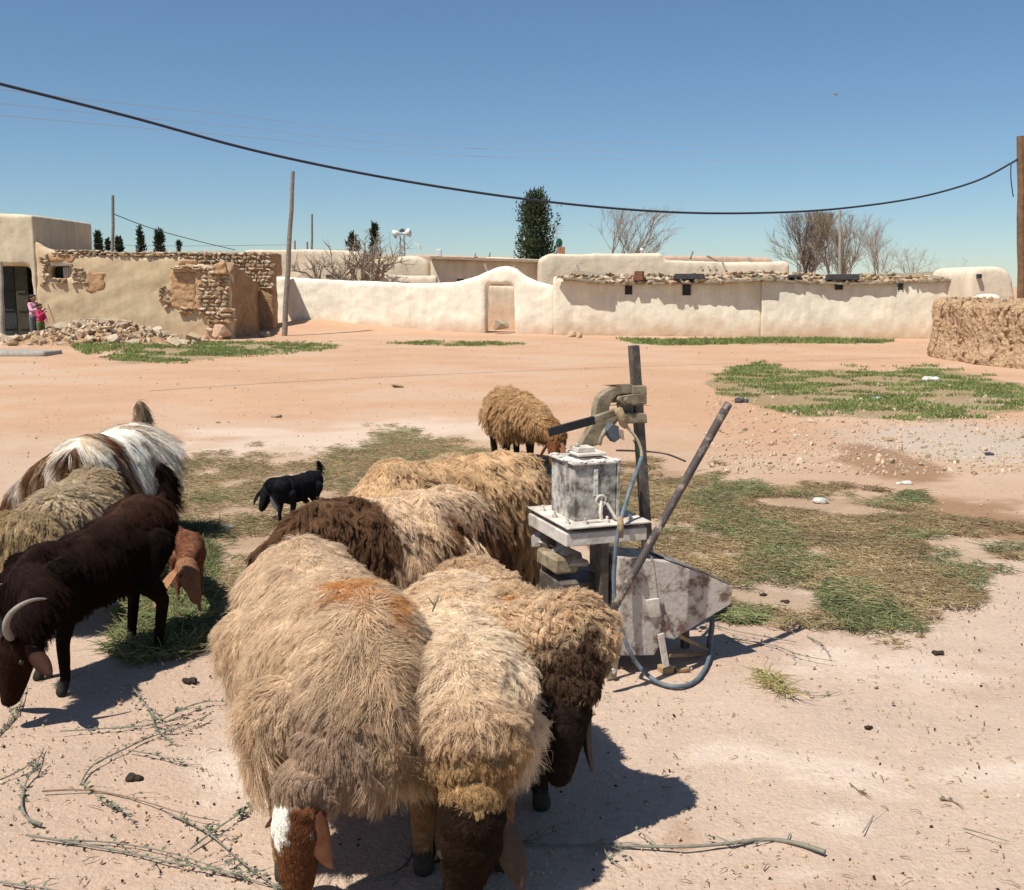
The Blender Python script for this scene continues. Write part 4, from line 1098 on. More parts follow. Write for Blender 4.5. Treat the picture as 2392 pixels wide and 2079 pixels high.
def goat_coat(body=.05, spine=.11, flank=.08, rad=.0012, rump=.1, clump=.6):
    def f(p, n, l, rng, info):
        m = len(p)
        le = np.full(m, .012)
        tor = np.isin(l, (TORSO, RUMP)); nk = l == NECK; tl = l == TAIL
        le[tor] = body; le[tor & (n[:, 2] > .5)] = spine * .6; le[tor & (np.abs(n[:, 2]) < .5)] = flank; le[l == RUMP] = rump
        le[tor & (n[:, 2] < -.4)] = flank * .8
        le[nk] = spine * .8; le[tl] = .07
        th = (l == LEG) & (p[:, 2] > .33); le[th] = flank * .6
        flow = np.zeros((m, 3)); flow[:, 2] = -1; flow[:, 0] = -.2; flow[:, 1] = np.sign(p[:, 1]) * .6 * (n[:, 2] > .4)
        flow[tl] = (-.4, 0, -.3)
        flow[l == HEAD] = info['hd']
        flow += .15 * np.stack([vnoise(p, 8, 21), vnoise(p, 8, 22), vnoise(p, 8, 23)], 1)
        lift = np.where(le > .03, .10, .12)
        return dict(len=le, lift=lift, flow=flow, droop=np.where(le > .03, .45, 0.0), clump=np.where(le > .03, clump, .2), curl=np.full(m, .015), rad=np.full(m, rad))
    return f
def C3(*c): return np.array(c, float)
def blend(base, c, k): return base * (1 - k[:, None]) + np.array(c)[None] * k[:, None]

def sheep_color(wool, dirty=None, head=(.12, .055, .025), leg=(.36, .22, .11), neck=None, extra=None, seed=0):
    def f(p, l, info):
        m = len(p); c = np.tile(np.array(wool), (m, 1)).astype(float)
        k = sstep(-.3, .6, vnoise(p, 6, 30 + seed)) * .5
        c = blend(c, dirty or tuple(np.array(wool) * (.78, .70, .58)), k)
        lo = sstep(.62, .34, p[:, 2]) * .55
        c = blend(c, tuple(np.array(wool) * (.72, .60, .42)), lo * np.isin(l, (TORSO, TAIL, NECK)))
        if neck is not None:
            d = np.linalg.norm(p - info['poll'][None], axis=1)
            k = sstep(info.get('ndist', .30), .12, d + .06 * vnoise(p, 12, 40 + seed)) * np.isin(l, (NECK, TORSO))
            c = blend(c, neck, k)
        kl = sstep(.36, .26, p[:, 2] + .02 * vnoise(p, 30, 3)) * (l == LEG); c = blend(c, leg, kl); c[l == HOOF] = (.05, .04, .03); c[l == HEAD] = head
        c[l == 7] = np.array(head) * 1.5 + .02
        if extra: c = extra(c, p, l, info)
        return c
    return f

def Eat(rump, with_, z=.78, s=1.0, rlx=-.36, wlx=.30):
    """frame from two photo points on the back line: rump top and withers top"""
    a, b = G(*rump, z=z * s), G(*with_, z=z * s)
    rz = math.atan2(b.y - a.y, b.x - a.x); d = Vector((math.cos(rz), math.sin(rz)))
    mx = (a.x + b.x) / 2 - d.x * s * (rlx + wlx) / 2; my = (a.y + b.y) / 2 - d.y * s * (rlx + wlx) / 2
    print('ANIMAL back span %.2f (own %.2f) at %.2f,%.2f rz %.0f' % (math.hypot(a.x - b.x, a.y - b.y), (wlx - rlx) * s, mx, my, math.degrees(rz)))
    return (mx, my, rz, s)
H = WOOL_SCALE
def orange_mark(spots):
    def ex(c, p, l, info):
        for (cx, cy, cz, r) in spots:
            d = np.linalg.norm((p - np.array((cx, cy, cz))) / np.array(r), axis=1)
            c = blend(c, (.50, .20, .03), sstep(1.2, .4, d + .35 * vnoise(p, 25, 3)) * .8)
        return c
    return ex

# front sheep with white blaze
E = Eat((648, 1206), (925, 1446), s=1.12, z=.75)
ex1 = orange_mark([(.22, 0.0, .75, (.15, .035, .14)), (.34, .03, .70, (.06, .03, .12)), (.02, .02, .79, (.12, .025, .1))])
def exA(c, p, l, info):
    c = ex1(c, p, l, info)
    d = p - (info['poll'] + info['hd'] * .04 * info['hs'] + info['up'] * .055 - info['sd'] * .022)[None]
    k = sstep(1.15, .8, np.sqrt((d @ info['hd'] / .075) ** 2 + (d @ info['sd'] / .035) ** 2 + (d @ info['up'] / .06) ** 2) + .15 * vnoise(p, 60, 8))
    c = blend(c, (.85, .80, .70), k * (l == HEAD))
    return c
quadruped(dict(kind='sheep', name='sheep', cat='sheep', label='large tan woolly sheep with orange back mark and white blaze on its brown head', E=E, seed=101,
    group='grazing fat-tailed sheep', legw=.185, poll=local(E, P(705, 1848, 2.54)), muzzle=local(E, P(680, 2150, 2.48)), neck_mid=local(E, P(835, 1705, 2.66)),
    neck_r=(.155, .125, .062), face_up_w=(-.45, -.85, .45), ear_w={1: (.22, .1, -1), -1: (-.3, .7, -.8)}, head_s=.84, ear=(.16, .068), folds=.016,
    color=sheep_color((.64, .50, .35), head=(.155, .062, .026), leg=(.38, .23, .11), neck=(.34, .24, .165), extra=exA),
    coat=sheep_coat(L=.055, hang=.5, lift=.27, clump=.62, curl=.06, rad=.00085), dens={HEAD: 2.5, LEG: 1.6}, hairs=int(230000 * H), per=9, K=7, cjit=.34, jit=.20, wd=.87,
    legs={('f', 1): .03, ('f', -1): -.03}))
# middle sheep
E = Eat((1045, 1275), (1095, 1528), s=.98, z=.76)
quadruped(dict(kind='sheep', name='sheep', cat='sheep', label='pale cream woolly sheep with creased neck, between the blazed sheep and the dark-faced one', E=E, seed=102,
    group='grazing fat-tailed sheep', poll=local(E, P(1105, 1875, 2.60)), muzzle=local(E, P(1075, 2140, 2.68)), neck_mid=local(E, P(1115, 1720, 2.68)),
    neck_r=(.15, .12, .07), face_up_w=(.3, -1, .1), ear_w={1: (.30, -.1, -1), -1: (-.1, .8, -1)}, ear=(.15, .055), head_s=.95, folds=.022,
    color=sheep_color((.75, .61, .455), head=(.030, .017, .010), leg=(.30, .18, .09), neck=(.36, .23, .11), seed=1),  # head near black: the shade it hangs in is put into its colour
    coat=sheep_coat(L=.050, hang=.3, lift=.36, clump=.68, curl=.10, rad=.00085), dens={HEAD: 2.5, LEG: 1.4}, hairs=int(200000 * H), per=11, K=7, cjit=.5, jit=.25, wd=1.0))
# dark-faced sheep beside the press
E = Eat((1075, 1262), (1215, 1400), s=.94)
quadruped(dict(kind='sheep', name='sheep', cat='sheep', label='curly tan sheep with dark brown head and orange stain beside the press', E=E, seed=103,
    group='grazing fat-tailed sheep', poll=local(E, P(1325, 1580, 3.0)), muzzle=local(E, P(1315, 1830, 2.90)), neck_mid=local(E, P(1335, 1480, 3.06)), folds=.018, ndist=.19,
    neck_r=(.16, .13, .10), face_up_w=(.5, -.8, .3), ear_w={1: (.1, -.2, -1), -1: (-.4, -.2, -1)}, ear=(.20, .07),
    color=sheep_color((.63, .475, .315), head=(.035, .022, .016), leg=(.05, .03, .02), neck=(.085, .05, .03), extra=orange_mark([(.22, .0, .75, (.06, .05, .1))]), seed=2),
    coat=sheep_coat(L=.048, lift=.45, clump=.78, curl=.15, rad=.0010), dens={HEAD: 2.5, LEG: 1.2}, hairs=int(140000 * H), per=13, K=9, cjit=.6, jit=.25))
# brown and cream sheep across the middle
E = (-.54, 4.64, math.radians(216), 1.0)
def exB(c, p, l, info):
    br = (.15, .08, .042)
    k1 = sstep(.05, .10, p[:, 0] + .03 * vnoise(p, 12, 9)); k2 = sstep(-.10, -.16, p[:, 0] + .03 * vnoise(p, 12, 10)) * sstep(.74, .60, p[:, 2] + .03 * vnoise(p, 9, 12))
    w = np.isin(l, (TORSO, NECK, TAIL))
    return blend(blend(c, br, k1 * w * sstep(.9, .72, p[:, 2] + 0 * k1)), tuple(np.array(br) * 1.25), k2 * w)
quadruped(dict(kind='sheep', name='sheep', cat='sheep', label='dark brown sheep with a cream band round its middle, side-on behind the front sheep', E=E, seed=104,
    group='grazing fat-tailed sheep', poll=(.54, -.05, .36), muzzle=(.58, -.02, .10), neck_r=(.17, .14, .10),
    color=sheep_color((.64, .49, .34), head=(.06, .03, .015), neck=(.13, .065, .03), extra=exB, seed=3),
    coat=sheep_coat(L=.07, lift=.30, clump=.88, curl=.10, droop=.5, rad=.0013), dens={HEAD: 1.5}, hairs=int(75000 * H), per=14, cjit=.22, jit=.15))
# small sheep behind it
E = (-.38, 5.40, math.radians(-98), 1.0)
quadruped(dict(kind='sheep', name='sheep', cat='sheep', label='tan sheep seen end-on, squeezed between the banded sheep and the big curly one', E=E, seed=105,
    group='grazing fat-tailed sheep', poll=(.52, .1, .36), muzzle=(.58, .1, .10),
    color=sheep_color((.56, .42, .27), head=(.08, .04, .02), seed=4, extra=orange_mark([(0.1, .05, .75, (.1, .06, .1))])),
    coat=sheep_coat(L=.055, lift=.45, clump=.8, curl=.12, rad=.0014), dens={HEAD: 1.0}, hairs=int(40000 * H), per=12))
# big curly sheep
E = Eat((1180, 1025), (950, 1052), s=1.08, z=.79)
quadruped(dict(kind='sheep', name='sheep', cat='sheep', label='big golden tan sheep with tight hanging curls, left of the press column', E=E, seed=106,
    group='grazing fat-tailed sheep', poll=(.54, .12, .40), muzzle=(.60, .14, .14), neck_r=(.18, .15, .11),
    color=sheep_color((.58, .41, .24), head=(.3, .12, .05), leg=(.2, .12, .06), seed=5),
    coat=sheep_coat(L=.075, lift=.28, clump=.92, curl=.14, droop=.6, rad=.0015, hang=.6), dens={HEAD: 1.0}, hairs=int(70000 * H), per=14, cjit=.22, jit=.14, wd=1.1))
# far sheep
E = Eat((1158, 890), (1240, 925), s=.96, z=.75)
quadruped(dict(kind='sheep', name='sheep', cat='sheep', label='golden brown sheep with reddish ears grazing alone behind the press', E=E, seed=107,
    group='grazing fat-tailed sheep', poll=local(E, P(1298, 1022, 8.85)), muzzle=local(E, P(1290, 1085, 8.7)), neck_r=(.16, .13, .09), ear=(.2, .085), face_up=(.5, -.5, .5),
    color=sheep_color((.52, .35, .19), head=(.20, .08, .035), leg=(.06, .035, .02), seed=6, neck=(.28, .15, .06)),
    coat=sheep_coat(L=.06, lift=.4, clump=.8, curl=.1, rad=.0020), dens={HEAD: 1.5}, hairs=int(38000 * H), per=10))
# sheep between the goats
E = Eat((205, 1072), (150, 1180), s=.98); E = (-2.33, 5.6, math.radians(92), .84)
quadruped(dict(kind='sheep', name='sheep', cat='sheep', label='greyish tan fluffy sheep between the white and brown goats', E=E, seed=108,
    group='grazing fat-tailed sheep', poll=(.5, .1, .36), muzzle=(.56, .1, .10),
    color=sheep_color((.50, .40, .27), head=(.2, .12, .07), leg=(.1, .06, .04), seed=7),
    coat=sheep_coat(L=.065, lift=.5, clump=.85, curl=.12, rad=.0014), dens={HEAD: 1.0}, hairs=int(50000 * H), per=12))
# sheep cut by the frame
E = (-2.52, 4.98, math.radians(170), .80)
quadruped(dict(kind='sheep', name='sheep', cat='sheep', label='olive tan shaggy sheep beyond the dark goat, cut off by the picture edge', E=E, seed=109,
    group='grazing fat-tailed sheep', poll=(.5, .1, .36), muzzle=(.56, .1, .10),
    color=sheep_color((.36, .27, .155), head=(.1, .06, .03), leg=(.04, .02, .012), seed=8),
    coat=sheep_coat(L=.075, lift=.3, clump=.9, curl=.1, droop=.5, rad=.0014), dens={HEAD: 1.0}, hairs=int(45000 * H), per=12))

# ---- goats
def goat_color(base, head=None, leg=None, fn=None, spine=None):
    def f(p, l, info):
        m = len(p); c = np.tile(np.array(base), (m, 1)).astype(float)
        c = c * (1 + .25 * vnoise(p, 10, 61))[:, None]
        if spine is not None: c = blend(c, spine, sstep(.62, .74, p[:, 2] + .04 * vnoise(p, 20, 62)) * np.isin(l, (TORSO, NECK, RUMP)))
        c[l == LEG] = leg or base; c[l == HOOF] = (.03, .025, .02); c[l == HEAD] = head or base; c[l == 7] = np.array(head or base) * 1.3
        return fn(c, p, l, info) if fn else c
    return f
HORN = [(.02, .025, .05), (-.01, .035, .10), (-.06, .05, .125), (-.11, .075, .115), (-.145, .10, .075), (-.15, .12, .03)]
# dark brown goat
E = (-1.80, 4.42, math.radians(-118), .97)
quadruped(dict(kind='goat', name='goat', cat='goat', label='dark brown long-haired goat with curved grey horns grazing at the left edge', E=E, seed=201,
    poll=local(E, P(52, 1478, 3.86)), muzzle=local(E, P(8, 1655, 3.80)), face_up_w=(-.35, -.75, .6), neck_mid=local(E, P(95, 1395, 4.0)), tilt=.22, slim=.86,
    neck_r=(.12, .075, .055), ear=(.17, .06), horns=HORN, head_s=.95, ear_dir={1: (.2, 1, -.5), -1: (.3, -1, -.4)},
    color=goat_color((.016, .007, .005), head=(.030, .012, .007), leg=(.012, .007, .005), spine=(.050, .022, .013)),
    coat=goat_coat(body=.04, spine=.075, flank=.05, rad=.0010, rump=.05), dens={HEAD: 2.0, LEG: 1.2}, hairs=int(85000 * H), per=12, K=6, cjit=.14, jit=.10,
    tipgain=1.2, deep=1.08, legs={('f', 1): .02, ('f', -1): -.05, ('h', 1): .05}))
# white and brown goat
E = Eat((345, 958), (165, 1008), s=1.04, z=.80, rlx=-.38, wlx=.26)
def exW(c, p, l, info):
    br = (.20, .11, .055); n = vnoise(p * np.array((1, 1, .35)), 26, 71); body = np.isin(l, (TORSO, NECK, RUMP, LEG))
    k = sstep(-.02, .03, (p[:, 0] - (-.36)) + .04 * n) * sstep(.15, .10, p[:, 0] + .03 * n) * sstep(.30, .42, p[:, 2] + .1 * n)
    w2 = sstep(.05, .03, np.abs(p[:, 0] - .36) + .01 * n) * sstep(.35, .5, p[:, 2])
    lo = sstep(.58, .40, p[:, 2] + .06 * n) * .7
    c = blend(c, (.80, .74, .64), np.clip(k + .9 * w2, 0, 1) * body * (1 - lo))
    st = sstep(.25, .5, n) * .75
    c = blend(c, (.55, .42, .28), st * body * (1 - k))
    c = blend(c, (.30, .20, .12), sstep(.05, .3, n) * .8 * body * k * sstep(.02, -.22, p[:, 0]))
    c[l == TAIL] = (.34, .25, .16)
    return c
quadruped(dict(kind='goat', name='goat', cat='goat', label='shaggy goat with white flank, brown neck and raised tail', E=E, seed=202,
    poll=local(E, P(52, 1155, 6.65)), muzzle=local(E, P(-12, 1240, 6.6)), face_up=(.4, .1, .9), neck_r=(.14, .10, .07), ear=(.16, .06),
    color=goat_color((.13, .065, .03), head=(.10, .045, .02), leg=(.14, .08, .04), fn=exW),
    coat=goat_coat(body=.10, spine=.11, flank=.17, rad=.0016, rump=.19, clump=.5), dens={HEAD: 1.5, LEG: 1.5}, hairs=int(85000 * H), per=14, K=7, cjit=.12, jit=.08, deep=1.1))
# black kid
E = Eat((733, 1096), (668, 1110), s=.50, z=.76, rlx=-.40, wlx=.26)
quadruped(dict(kind='goat', name='goat_kid', cat='goat', label='small black goat kid with raised tail nibbling the strewn fodder', E=E, seed=203,
    poll=local(E, P(632, 1132, 7.35)), muzzle=local(E, P(612, 1180, 7.3)), face_up=(.6, .1, .5), neck_r=(.13, .10, .08), ear=(.22, .09), head_s=1.25,
    color=goat_color((.010, .010, .012), fn=lambda c, p, l, i: np.where((l == 7)[:, None], np.array((.11, .11, .12))[None], c)),
    coat=goat_coat(body=.028, spine=.035, flank=.03, rad=.0026, rump=.03, clump=.3), hairs=int(12000 * H), voxel=.016, per=8))
# reddish kid
E = Eat((372, 1215), (392, 1262), s=.52, z=.76, rlx=-.40, wlx=.26)
E = (P(388, 1300, 5.25).x, 5.45, math.radians(-52), .54)
quadruped(dict(kind='goat', name='goat_kid', cat='goat', label='reddish brown kid with long ears, half hidden behind the dark goat', E=E, seed=204,
    poll=local(E, P(432, 1318, 5.02)), muzzle=local(E, P(452, 1372, 4.93)), face_up=(.6, 0, .7), neck_r=(.14, .10, .08), ear=(.27, .085), head_s=1.55,
    ear_dir={1: (0, .1, -1), -1: (-.25, -.5, -1)},
    color=goat_color((.20, .085, .045), head=(.26, .13, .07)),
    coat=goat_coat(body=.028, spine=.03, flank=.03, rad=.002, rump=.03, clump=.3), hairs=int(12000 * H), voxel=.016, per=8))
# ================================================================== the tile press
def dusty(name, dark, dust, pos=.5, rough=.75, scale=6, w=.12, metal=0.0):
    m = bpy.data.materials.new(name); nt, b = nodes_of(m); b.inputs['Roughness'].default_value = rough; b.inputs['Metallic'].default_value = metal
    tc = nt.nodes.new('ShaderNodeTexCoord'); n = nt.nodes.new('ShaderNodeTexNoise'); n.inputs['Scale'].default_value = scale; n.inputs['Detail'].default_value = 9; n.inputs['Roughness'].default_value = .7
    nt.links.new(tc.outputs['Object'], n.inputs['Vector'])
    r = nt.nodes.new('ShaderNodeValToRGB'); r.color_ramp.elements[0].position = pos - w; r.color_ramp.elements[1].position = pos + w
    r.color_ramp.elements[0].color = (*dark, 1); r.color_ramp.elements[1].color = (*dust, 1)
    nt.links.new(n.outputs['Fac'], r.inputs[0]); nt.links.new(r.outputs[0], b.inputs['Base Color'])
    bp = nt.nodes.new('ShaderNodeBump'); bp.inputs['Strength'].default_value = .5; bp.inputs['Distance'].default_value = .006
    n2 = nt.nodes.new('ShaderNodeTexNoise'); n2.inputs['Scale'].default_value = 45; n2.inputs['Detail'].default_value = 6; nt.links.new(tc.outputs['Object'], n2.inputs['Vector'])
    nt.links.new(n2.outputs['Fac'], bp.inputs['Height']); nt.links.new(bp.outputs[0], b.inputs['Normal'])
    return m
PALE = dusty('limed_steel', (.30, .24, .19), (.66, .60, .52), .42)
BOXM = dusty('dusty_grey_steel', (.10, .085, .075), (.60, .55, .48), .50, scale=9, w=.08)
HOPM = dusty('rusty_limed_sheet', (.17, .10, .07), (.52, .46, .40), .46, scale=12, w=.06)
IRON = dusty('dark_iron', (.075, .06, .05), (.24, .20, .15), .58, rough=.6, scale=9)
BRNZ = dusty('earthy_iron', (.16, .12, .07), (.36, .29, .19), .5, scale=14)
BLACK = mat('black_paint', (.022, .022, .025), rough=.5, var=.3)
PIPEM = dusty('worn_pipe', (.06, .045, .04), (.36, .28, .20), .57, scale=16, w=.07)
HOSE = mat('blue_grey_hose', (.14, .175, .20), rough=.55, var=.45, scale=22, bump=.2)
PLAST = mat('lime_plaster_lump', (.70, .65, .58), rough=.95, var=.2, scale=30, bump=.8, bscale=60)
TAPE = mat('tan_tape', (.38, .27, .16), rough=.8, var=.25, scale=30, bump=.5)
OX, OY, RZ = .224, 4.30, math.radians(20)
pr = thing('hand_press', 'lime-spattered iron hand press with a mould box, lever arm and hoses', 'press', (OX, OY, 0), RZ)
RZM = Matrix.Rotation(-RZ, 3, 'Z')
def L3(w): return RZM @ (Vector(w) - Vector((OX, OY, 0)))
def ML(px, py, ly):                       # point of the ray on the plane y=ly of the press frame
    o = L3((0, 0, EYE)); d = RZM @ ray(px, py); k = (ly - o.y) / d.y; return o + d * k
def pb(mb, name, m, parent=None, **k): return mb.build(name, m, parent or pr, **k)
W, D = .37, .44
z_tb = ML(1326, 1278, 0).z; z_tt = ML(1326, 1248, 0).z; print('PRESS tray z', z_tb, z_tt, 'x', ML(1326, 1260, 0).x, ML(1527, 1250, 0).x)
mb = MB(); mb.box((0, 0, z_tb), (W, D, z_tt)); pb(mb, 'table_slab', PALE, bevel=.004, seg=2)
mb = MB(); mb.box((.05, .04, z_tt + .001), (W - .05, D - .04, z_tt + .018)); pb(mb, 'spacer', IRON)
zp = z_tt + .020
mb = MB(); mb.box((.0, -.01, zp), (W + .015, D + .01, zp + .008)); pb(mb, 'base_plate', PALE, bevel=.002)
# mould box
x0, x1, y0, y1 = ML(1381, 1200, .09).x, ML(1470, 1200, .09).x, .09, .09 + .26
x0, x1 = .075, .265
zb = zp + .009; zt = ML(1378, 1085, y0).z
mb = MB(); mb.box((x0, y0, zb), (x1, y1, zt)); bx = pb(mb, 'mould_box', BOXM, bevel=.003, seg=2)
mb = MB(); mb.box((x0 - .012, y0 - .012, zt), (x1 + .02, y1 + .012, zt + .009)); pb(mb, 'box_rim', PALE, bevel=.002)
mb = MB(); mb.box((x0 - .014, y0 + .06, zt - .10), (x0 - .002, y0 + .075, zt)); pb(mb, 'rib', BOXM)
mb = MB(); mb.box((x1 + .003, y0 - .012, zb), (x1 + .012, y0 + .01, zt)); pb(mb, 'rib', BOXM)
for (lx, ly) in ((.03, .06), (.03, .2), (.03, .34), (.31, .04), (.33, .18), (.2, .035), (.1, .035)):
    b1 = MB(); b1.tube([(lx, ly, zp + .008), (lx, ly, zp + .02)], .012, 6); b1.tube([(lx, ly, zp + .02), (lx, ly, zp + .034)], .006, 6); pb(b1, 'bolt', PALE)
mb = MB(); mb.box((x0 + .03, y0 - .05, zb), (x0 + .13, y0 - .02, zb + .008)); pb(mb, 'foot_strip', PALE, bevel=.002)
# round hook on the box front
mb = MB(); hx0 = x0 + .115; hz = zb + .085
mb.tube([(hx0 + .022 * math.cos(a), y0 - .014, hz + .022 * math.sin(a)) for a in np.linspace(0, 6.0, 14)], .006, 6)
mb.tube([(hx0, y0 - .02, hz), (hx0 - .01, y0 - .03, hz - .05), (hx0 - .005, y0 - .03, hz - .075)], .009, 6); mb.tube([(hx0 + .02, y0 - .03, hz - .01), (hx0 + .05, y0 - .05, hz - .07)], .007, 6)
pb(mb, 'latch', PALE)
mb = MB(); mb.box((hx0 - .03, y0 - .001 - .006, hz + .02), (hx0 - .012, y0 - .001, zt - .02)); pb(mb, 'plaster_drip', PLAST)
# lumps of lime on the rim
r7 = random.Random(9)
for k in range(26):
    t = k / 26; lx, ly = (x0 - .005 + r7.uniform(-.006, .03), y0 + r7.random() * .26) if k < 15 else (x0 + r7.random() * .2, y0 + r7.uniform(-.005, .03))
    b1 = MB(); b1.ball((lx, ly, zt + .012), r7.uniform(.010, .022), 1, (1.4, 1.0, .45)); o = pb(b1, 'lime_lump', PLAST)
# cap on top
mb = MB(); mb.box((x0 + .055, y0 + .07, zt + .009), (x0 + .165, y0 + .20, zt + .016)); mb.box((x0 + .04, y0 + .06, zt + .024), (x0 + .175, y0 + .20, zt + .036)); pb(mb, 'press_plate', PALE, bevel=.003)
mb = MB(); mb.box((x0 + .05, y0 + .09, zt + .037), (x0 + .13, y0 + .17, zt + .058)); mb.ball((x0 + .06, y0 + .12, zt + .066), .011, 2); pb(mb, 'ram_foot', PALE, bevel=.003)
yc = .33                                                       # plane of column and clamps
# column
cx0, cx1 = ML(1481, 900, yc).x, ML(1502, 1000, yc).x
tp, bt = ML(1480, 807, yc), ML(1506, 1190, yc); d = bt - tp; foot = tp + d * ((.0 - tp.z) / d.z)
mb = MB(); mb.bar(foot, tp, .040, .040, up=(0, 1, 0)); pb(mb, 'column', IRON, bevel=.003, seg=2)
# casting: curved arm
def poly(px, ly, th, name, m, bevel=.006, parent=None):
    mb = MB(); mb.prism([ML(x, y, ly) for x, y in px], (0, th, 0)); return pb(mb, name, m, parent, bevel=bevel, seg=2)
arm = [(1511, 901), (1512, 925), (1496, 921), (1455, 920), (1440, 925), (1430, 936), (1424, 952), (1424, 965), (1444, 966), (1446, 982), (1424, 1008), (1408, 1025), (1398, 1040), (1362, 1050), (1353, 1052), (1356, 1038), (1372, 1012), (1386, 990), (1390, 972), (1392, 948), (1400, 928), (1416, 914), (1440, 904), (1470, 900)]
poly(arm, yc - .035, .05, 'curved_arm', BRNZ)
poly([(1448, 927), (1476, 923), (1511, 920), (1512, 944), (1476, 946), (1452, 944), (1447, 936)], yc - .06, .12, 'upper_clamp', BRNZ)
poly([(1478, 901), (1511, 901), (1512, 922), (1478, 922)], yc - .045, .10, 'clamp_cap', BRNZ)
poly([(1460, 968), (1476, 965), (1511, 966), (1513, 989), (1462, 990)], yc - .06, .12, 'lower_clamp', BRNZ)
poly([(1450, 944), (1478, 944), (1480, 968), (1456, 968)], yc - .03, .05, 'clamp_core', IRON, .002)
mb = MB(); pv = ML(1464, 934, yc - .06); mb.tube([pv + Vector((0, -.015, 0)), pv + Vector((0, .02, 0))], .014, 10); pb(mb, 'pivot_bolt', BRNZ)
# lever
mb = MB(); mb.bar(ML(1282, 1010, yc - .10), ML(1388, 981, yc - .07), .016, .036, up=(0, 0, 1)); pb(mb, 'lever', BLACK, bevel=.002)
mb = MB(); mb.bar(ML(1386, 980, yc - .068), ML(1452, 957, yc - .05), .022, .030, up=(0, 0, 1)); pb(mb, 'lever_socket', BRNZ, bevel=.004)
# link arm, lifting eye
mb = MB(); mb.tube([ML(1400, 1040, yc - .09), ML(1404, 1022, yc - .09), ML(1412, 1008, yc - .09), ML(1424, 995, yc - .08)], .0095, 7); pb(mb, 'link_rod', BRNZ, smooth=True)
# spring block with wires
poly([(1418, 1006), (1432, 990), (1446, 996), (1446, 1014), (1452, 1022), (1436, 1034), (1424, 1018)], yc - .12, .05, 'terminal_block', mat('slate_block', (.10, .12, .14), rough=.5, var=.3), .002)
for k in range(4):
    b1 = MB(); a_ = ML(1445 + k * 3.2, 1002 + k * 1, yc - .125); c_ = ML(1448 + k * 3.2, 1024 + k * 1.5, yc - .125); b1.tube([a_, c_], .0022, 5); pb(b1, 'spring', GREYM)
mb = MB(); mb.tube([ML(1438, 962, yc - .12), ML(1446, 960, yc - .13), ML(1452, 975, yc - .135), ML(1456, 990, yc - .135), ML(1462, 997, yc - .13)], [.016, .021, .019, .018, .012], 8); pb(mb, 'tape_wrap', TAPE, smooth=True)
def sm(pts, n=24):
    out = []
    for x in np.linspace(0, len(pts) - 1, n):
        i = min(int(x), len(pts) - 2); t = x - i; p0, p1, p2, p3 = pts[max(i - 1, 0)], pts[i], pts[i + 1], pts[min(i + 2, len(pts) - 1)]
        out.append(.5 * ((2 * p1) + (p2 - p0) * t + (2 * p0 - 5 * p1 + 4 * p2 - p3) * t * t + (3 * p1 - p0 - 3 * p2 + p3) * t ** 3))
    return out
mb = MB(); mb.tube(sm([ML(1462, 995, yc - .13), ML(1478, 1012, yc - .13), ML(1490, 1030, yc - .13), ML(1498, 1052, yc - .13), ML(1499, 1068, yc - .13)]), .0068, 7); pb(mb, 'cream_wire', mat('cream_wire', (.62, .54, .36), rough=.6, var=.1), smooth=True)
mb = MB(); mb.tube(sm([ML(1478, 1028, yc - .12), ML(1490, 1048, yc - .12), ML(1496, 1068, yc - .12), ML(1518, 1092, yc - .12), ML(1510, 1105, yc - .12), ML(1498, 1102, yc - .12)]), .0022, 5); pb(mb, 'green_wire', mat('green_wire', (.05, .16, .08), var=.1), smooth=True)
hz_ = [(1499, 1068, .20), (1488, 1100, .13), (1474, 1135, .06), (1462, 1175, .02), (1450, 1215, -.05), (1441, 1260, -.07), (1436, 1310, -.075), (1434, 1360, -.08), (1438, 1420, -.085), (1452, 1470, -.09), (1470, 1520, -.10), (1500, 1565, -.11),
       (1540, 1595, -.10), (1585, 1604, -.07), (1625, 1590, -.03), (1650, 1555, .02), (1660, 1510, .05), (1666, 1440, .09)]
mb = MB(); mb.tube(sm([(lambda w_, q: w_ if w_.z > .014 else L3(G(q[0], q[1], z=.014)))(ML(*q), q) for q in hz_], 70), [.0095] * 70, 8); pb(mb, 'hose', HOSE, smooth=True)
mb = MB(); mb.tube([ML(1447, 1208, -.06), ML(1450, 1226, -.075), ML(1451, 1256, -.078)], [.014, .013, .010], 7); pb(mb, 'tape_wrap', TAPE, smooth=True)
# frame under the table
hz0 = z_tb
def plate(px, ly, th, name, m, bevel=.003): return poly(px, ly, th, name, m, bevel)
mb = MB(); mb.box((.17, .03, .0), (.21, .09, hz0)); pb(mb, 'front_post', IRON, bevel=.004)
mb = MB(); mb.box((.03, .3, 0), (.08, .36, hz0)); mb.box((.30, .34, 0), (.34, .38, hz0)); pb(mb, 'rear_post', IRON, bevel=.004)
plate([(1446, 1480), (1452, 1500), (1440, 1586), (1418, 1588), (1414, 1560), (1430, 1520)], -.05, .012, 'gusset', BRNZ)
mb = MB(); c_ = ML(1430, 1567, -.052); mb.tube([c_ + Vector((0, -.012, 0)), c_ + Vector((0, .02, 0))], .0125, 12); pb(mb, 'white_bolt', PLAST, bevel=.002)
